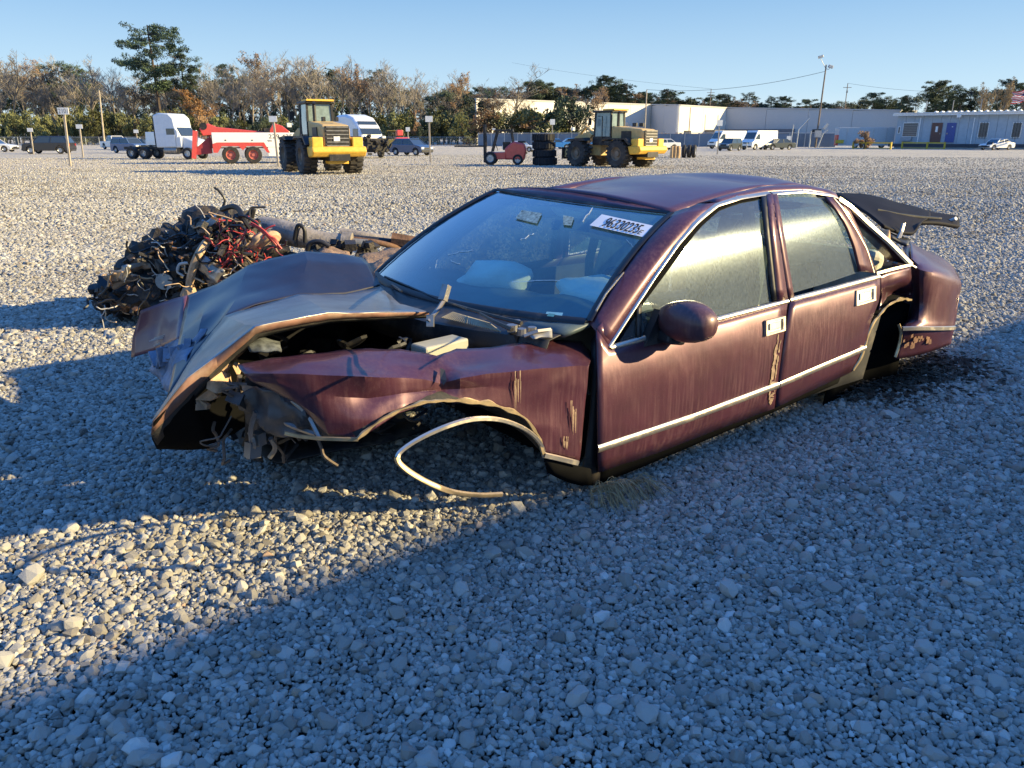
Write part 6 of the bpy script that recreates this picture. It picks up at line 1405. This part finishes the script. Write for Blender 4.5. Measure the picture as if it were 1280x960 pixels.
MB().box((-.15,0,2.17),(1.15,1.15,.13)).build('overhead_guard',black,fk)
for k in range(5): MB().box((-.5+k*.2,0,2.22),(.05,1.0,.05)).build('guard_bar',black,fk)
MB().tube([(.3,0,.9),(.45,0,1.35)],.03,4).build('steering_column',black,fk)
# ---- white tractor unit ----
tr=empty('tractor_unit',at(219,63),D(-14),'white sleeper-cab truck tractor facing right, left of the red wrecker','truck'); tr.scale=(.86,)*3; pw=M('tractor_white',(.62,.66,.70),.4,0,.05,coat=.5)
MB().prism([(-.9,1.0),(-.9,3.75),(-.3,3.95),(.7,3.9),(1.15,3.5),(1.25,2.75),(1.75,1.9),(1.75,1.0)],-1.2,1.2).build('sleeper_cab',pw,tr,bevel=.1,smooth=40)
MB().prism([(1.7,.75),(1.7,1.95),(2.9,1.6),(3.15,1.2),(3.15,.6),(2.9,.6)],-1.0,1.0).build('engine_hood',pw,tr,bevel=.1,smooth=40)
MB().add([(1.26,-1.0,2.7),(1.26,1.0,2.7),(1.72,1.05,1.98),(1.72,-1.05,1.98)],[(0,1,2,3)]).build('windscreen',glz,tr).location=(.06,0,.03)
for s_ in(-1,1):
    sw=MB().box((.75,s_*1.22,2.25),(.8,.04,.75)).build('side_window',glz,tr); MB().box((.7,s_*1.25,1.6),(1.0,.03,1.0)).build('door',pw,tr); MB().box((1.55,s_*1.38,2.2),(.1,.12,.6)).build('wing_mirror',pw,tr)
    wheel(tr,2.2,s_*1.05,.51,.3,'wheel',rimm,.55)
    for x in(-2.4,-3.7): wheel(tr,x,s_*.9,.51,.55,'wheel',rimm,.55)
    MB().cyl((-.1,s_*1.0,.75),(1.2,s_*1.0,.75),.32,n=12).build('fuel_tank',steel,tr,smooth=40); MB().box((-2.2,s_*.4,.95),(5.5,.1,.25)).build('chassis_rail',black,tr); MB().box((-.95,s_*1.12,2.2),(.08,.1,2.6)).build('cab_edge_fairing',black,tr)
MB().box((-2.6,0,1.15),(1.0,.9,.1)).build('fifth_wheel',black,tr); MB().box((3.18,0,.75),(.1,1.9,.4)).build('bumper',steel,tr)
# ---- red and white heavy wrecker ----
wk=empty('heavy_wrecker',at(314,53),D(19),'red and white heavy recovery truck with phone number on its side','tow truck'); wk.scale=(.9,)*3; pwl=M('wrecker_white',(.80,.78,.74),.4,0,.04,coat=.4)
sd_=MB().box((1.0,-1.12,1.62),(7.0,.22,1.0)).build('side_lockers',pwl,wk,bevel=.03); MB().box((2.4,-1.10,.95),(2.3,.2,.9)).build('lower_locker',pwl,wk); MB().box((1.0,1.12,1.62),(7.0,.22,1.0)).build('side_lockers',pwl,wk)
MB().prism([(-2.5,.75),(-2.5,1.35),(-2.2,1.45),(1.0,1.45),(1.35,.75),(1.15,.75),(.85,1.2),(-.2,1.2),(-.5,.9),(-.75,1.2),(-1.9,1.2),(-2.2,.75)],-1.28,-1.02).build('red_fender',P_red,wk)
MB().box((.6,0,1.4),(6.6,2.0,.7)).build('deck',M('dark_red_deck',(.18,.02,.02),.6),wk); MB().prism([(-2.6,.7),(-2.6,1.9),(-3.6,1.1),(-3.8,.6)],-.9,.9).build('tail_frame',M('deep_red_frame',(.3,.03,.035),.5),wk)
MB().prism([(-3.1,1.9),(-3.3,2.4),(-2.7,2.75),(-2.1,2.5),(1.4,2.15),(1.8,2.8),(2.4,2.6),(2.9,2.2),(2.9,1.95),(-2.0,2.0)],-.35,.35).build('boom',P_red,wk,bevel=.04)
MB().box((-3.7,0,1.3),(.3,2.0,1.9),0,.15).build('tail_board',P_red,wk); MB().cyl((-3.0,-.4,2.55),(-3.0,.4,2.55),.25,n=12).build('sheave',black,wk); MB().box((1.3,-.5,2.25),(.4,.5,.35)).build('winch',black,wk)
for x in(-1.35,.2):
    for s_ in(-1,1): wheel(wk,x,s_*1.0,.6,.5,'wheel',M('red_hub',(.5,.16,.13),.45,.4) if 'red_hub' not in bpy.data.materials else bpy.data.materials['red_hub'],.55)
for s_ in(-1,1): wheel(wk,5.6,s_*1.05,.53,.3,'wheel')
MB().prism([(4.6,.8),(4.6,2.9),(5.7,2.9),(6.2,2.0),(7.2,1.7),(7.3,.8)],-1.1,1.1).build('cab',pwl,wk,bevel=.1)
uv,f_=textmesh('229 425-105'); pydata('lettering',[(1.35+2.6*a,-1.238,1.72+.28*c_) for a,c_ in uv],f_,ink,sd_)
for x in(-1.6,.2): MB().box((x,-1.24,1.6),(.1,.03,.08)).build('locker_latch',black,sd_)
uv,f_=textmesh('4B'); pydata('lettering',[(1.2+.35*a,-1.238,1.5+.12*c_) for a,c_ in uv],f_,ink,sd_)
# ---- high white motorhome with smashed nose ----
mh=empty('motorhome',at(452,68),D(-50),'white high-roofed motorhome with its nose smashed open behind the left loader','motorhome')
MB().prism([(-2.8,.6),(-2.8,3.0),(-2.0,3.4),(-.6,3.45),(.6,3.2),(1.5,2.5),(1.9,1.9),(2.1,1.3),(2.1,.6)],-1.05,1.05).build('body',M('motorhome_white',(.7,.72,.74),.4,0,.05,coat=.4),mh,bevel=.2,smooth=50)
MB().add([(1.05,-.85,2.85),(1.05,.85,2.85),(1.95,.95,1.85),(1.95,-.95,1.85)],[(0,1,2,3)]).build('windscreen',glz,mh).location=(.06,0,.04)
for s_ in(-1,1):
    MB().box((1.1,s_*1.06,2.0),(.8,.05,.6)).build('side_window',glz,mh); wheel(mh,1.6,s_*.95,.42,.26); wheel(mh,-1.7,s_*.95,.42,.26)
MB().box((2.3,0,1.0),(.8,1.8,1.1)).build('exposed_engine',under,mh)
b=MB(); r=random.Random(3)
for k in range(40): b.box((2.3+r.uniform(-.3,1.0),r.uniform(-1,1),r.uniform(.2,1.7)),(r.uniform(.1,.4),r.uniform(.1,.4),r.uniform(.05,.3)),r.uniform(0,3),r.uniform(-1,1))
b.build('smashed_parts',under,mh,kind='stuff')
MB().box((2.2,-.9,1.5),(.3,.3,.25)).build('headlight',wl,mh); MB().box((2.2,.9,1.6),(.3,.3,.25)).build('headlight',wl,mh)
# ---- small far machines ----
m1=empty('mini_digger',at(494,110),D(150),'small yellow machine with canopy beyond the blue hatchback','excavator')
MB().box((0,0,.9),(2.0,1.4,.9)).build('body',P_yel,m1,bevel=.1); MB().box((0,0,2.5),(1.5,1.3,.1)).build('canopy',P_yel,m1)
for x in(-.6,.6):
    for y in(-.55,.55): MB().tube([(x,y,1.3),(x,y,2.5)],.05,4).build('canopy_post',black,m1)
for y in(-.6,.6): MB().box((0,y,.25),(2.4,.35,.5)).build('track',black,m1,bevel=.15)
m2=empty('red_tractor',at(503,106),D(20),'small red tractor beside the yellow machine','tractor'); MB().box((0,0,1.2),(1.8,.9,.9)).build('body',P_red,m2,bevel=.1); MB().box((-.3,0,2.2),(.8,.9,.7)).build('cab',P_red,m2,bevel=.08)
for x,rr_ in((-.7,.6),(.8,.4)):
    for y in(-.6,.6): wheel(m2,x,y,rr_,.3)
# ---- stumps and short row of tyres ----
for k,px in enumerate((839.5,843.5,847.5)):
    p=gnd(px,197.5); o=MB().tube([(0,0,0),(.02*k,0,.5),(0,0,.95)],.17,8,.13).tube([(0,0,.5),(.15,0,.8)],.05,5).build('wooden_post',M('fresh_wood',(.5,.33,.17),.9) if k==0 else bpy.data.materials['fresh_wood'],None,smooth=40,kind=None); o.location=p; tag(o,['left','middle','right'][k]+' short pale wooden post left of the upright tyres','post','short wooden posts')
for k,px in enumerate((854.5,861,867)):
    p=gnd(px,197); o=empty('upright_tyre',p,D(70),['left','middle','right'][k]+' black tyre standing upright beside the short wooden posts','tyre','upright tyres'); wheel(o,0,0,.52,.3,'tyre')
# ---- tank trailer, bush, gate by the office ----
tt=empty('parked_trailer',at(1078,128),D(-6),'pale grey trailer body behind the left yellow barrier','trailer'); MB().box((0,0,1.75),(8.4,2.4,2.7)).build('body',M('pale_grey_body',(.42,.46,.48),.5,0,.08),tt,bevel=.05)
b=MB()
for k in range(4): MB().box((-3+k*2,-1.22,1.75),(.08,.05,2.6)).build('rib',rail,tt)
MB().box((-4.0,-1.3,1.0),(1.2,.2,.5)).build('yellow_panel',ys_,tt); MB().box((-4.35,-.6,1.2),(.3,1.2,1.6)).build('red_end',P_red,tt)
for x in (-1.5,2.5): wheel(tt,x,-1.0,.45,.3)
o=bushy('round_shrub',610,twig2,2.4,1.6,16,.12,90,False); o.location=at(1080,119); tag(o,'round brown shrub behind the left yellow barrier','shrub')
gt=empty('gate',at(995,131),0,'leaning galvanised gate posts beside the low grey sign','gate'); MB().tube([(0,0,0),(.1,0,2.9),(1.6,0,4.6)],.1,6).build('gate_post',rail,gt); MB().tube([(-1.0,0,0),(-.8,0,3.6)],.07,6).build('gate_post',rail,gt)
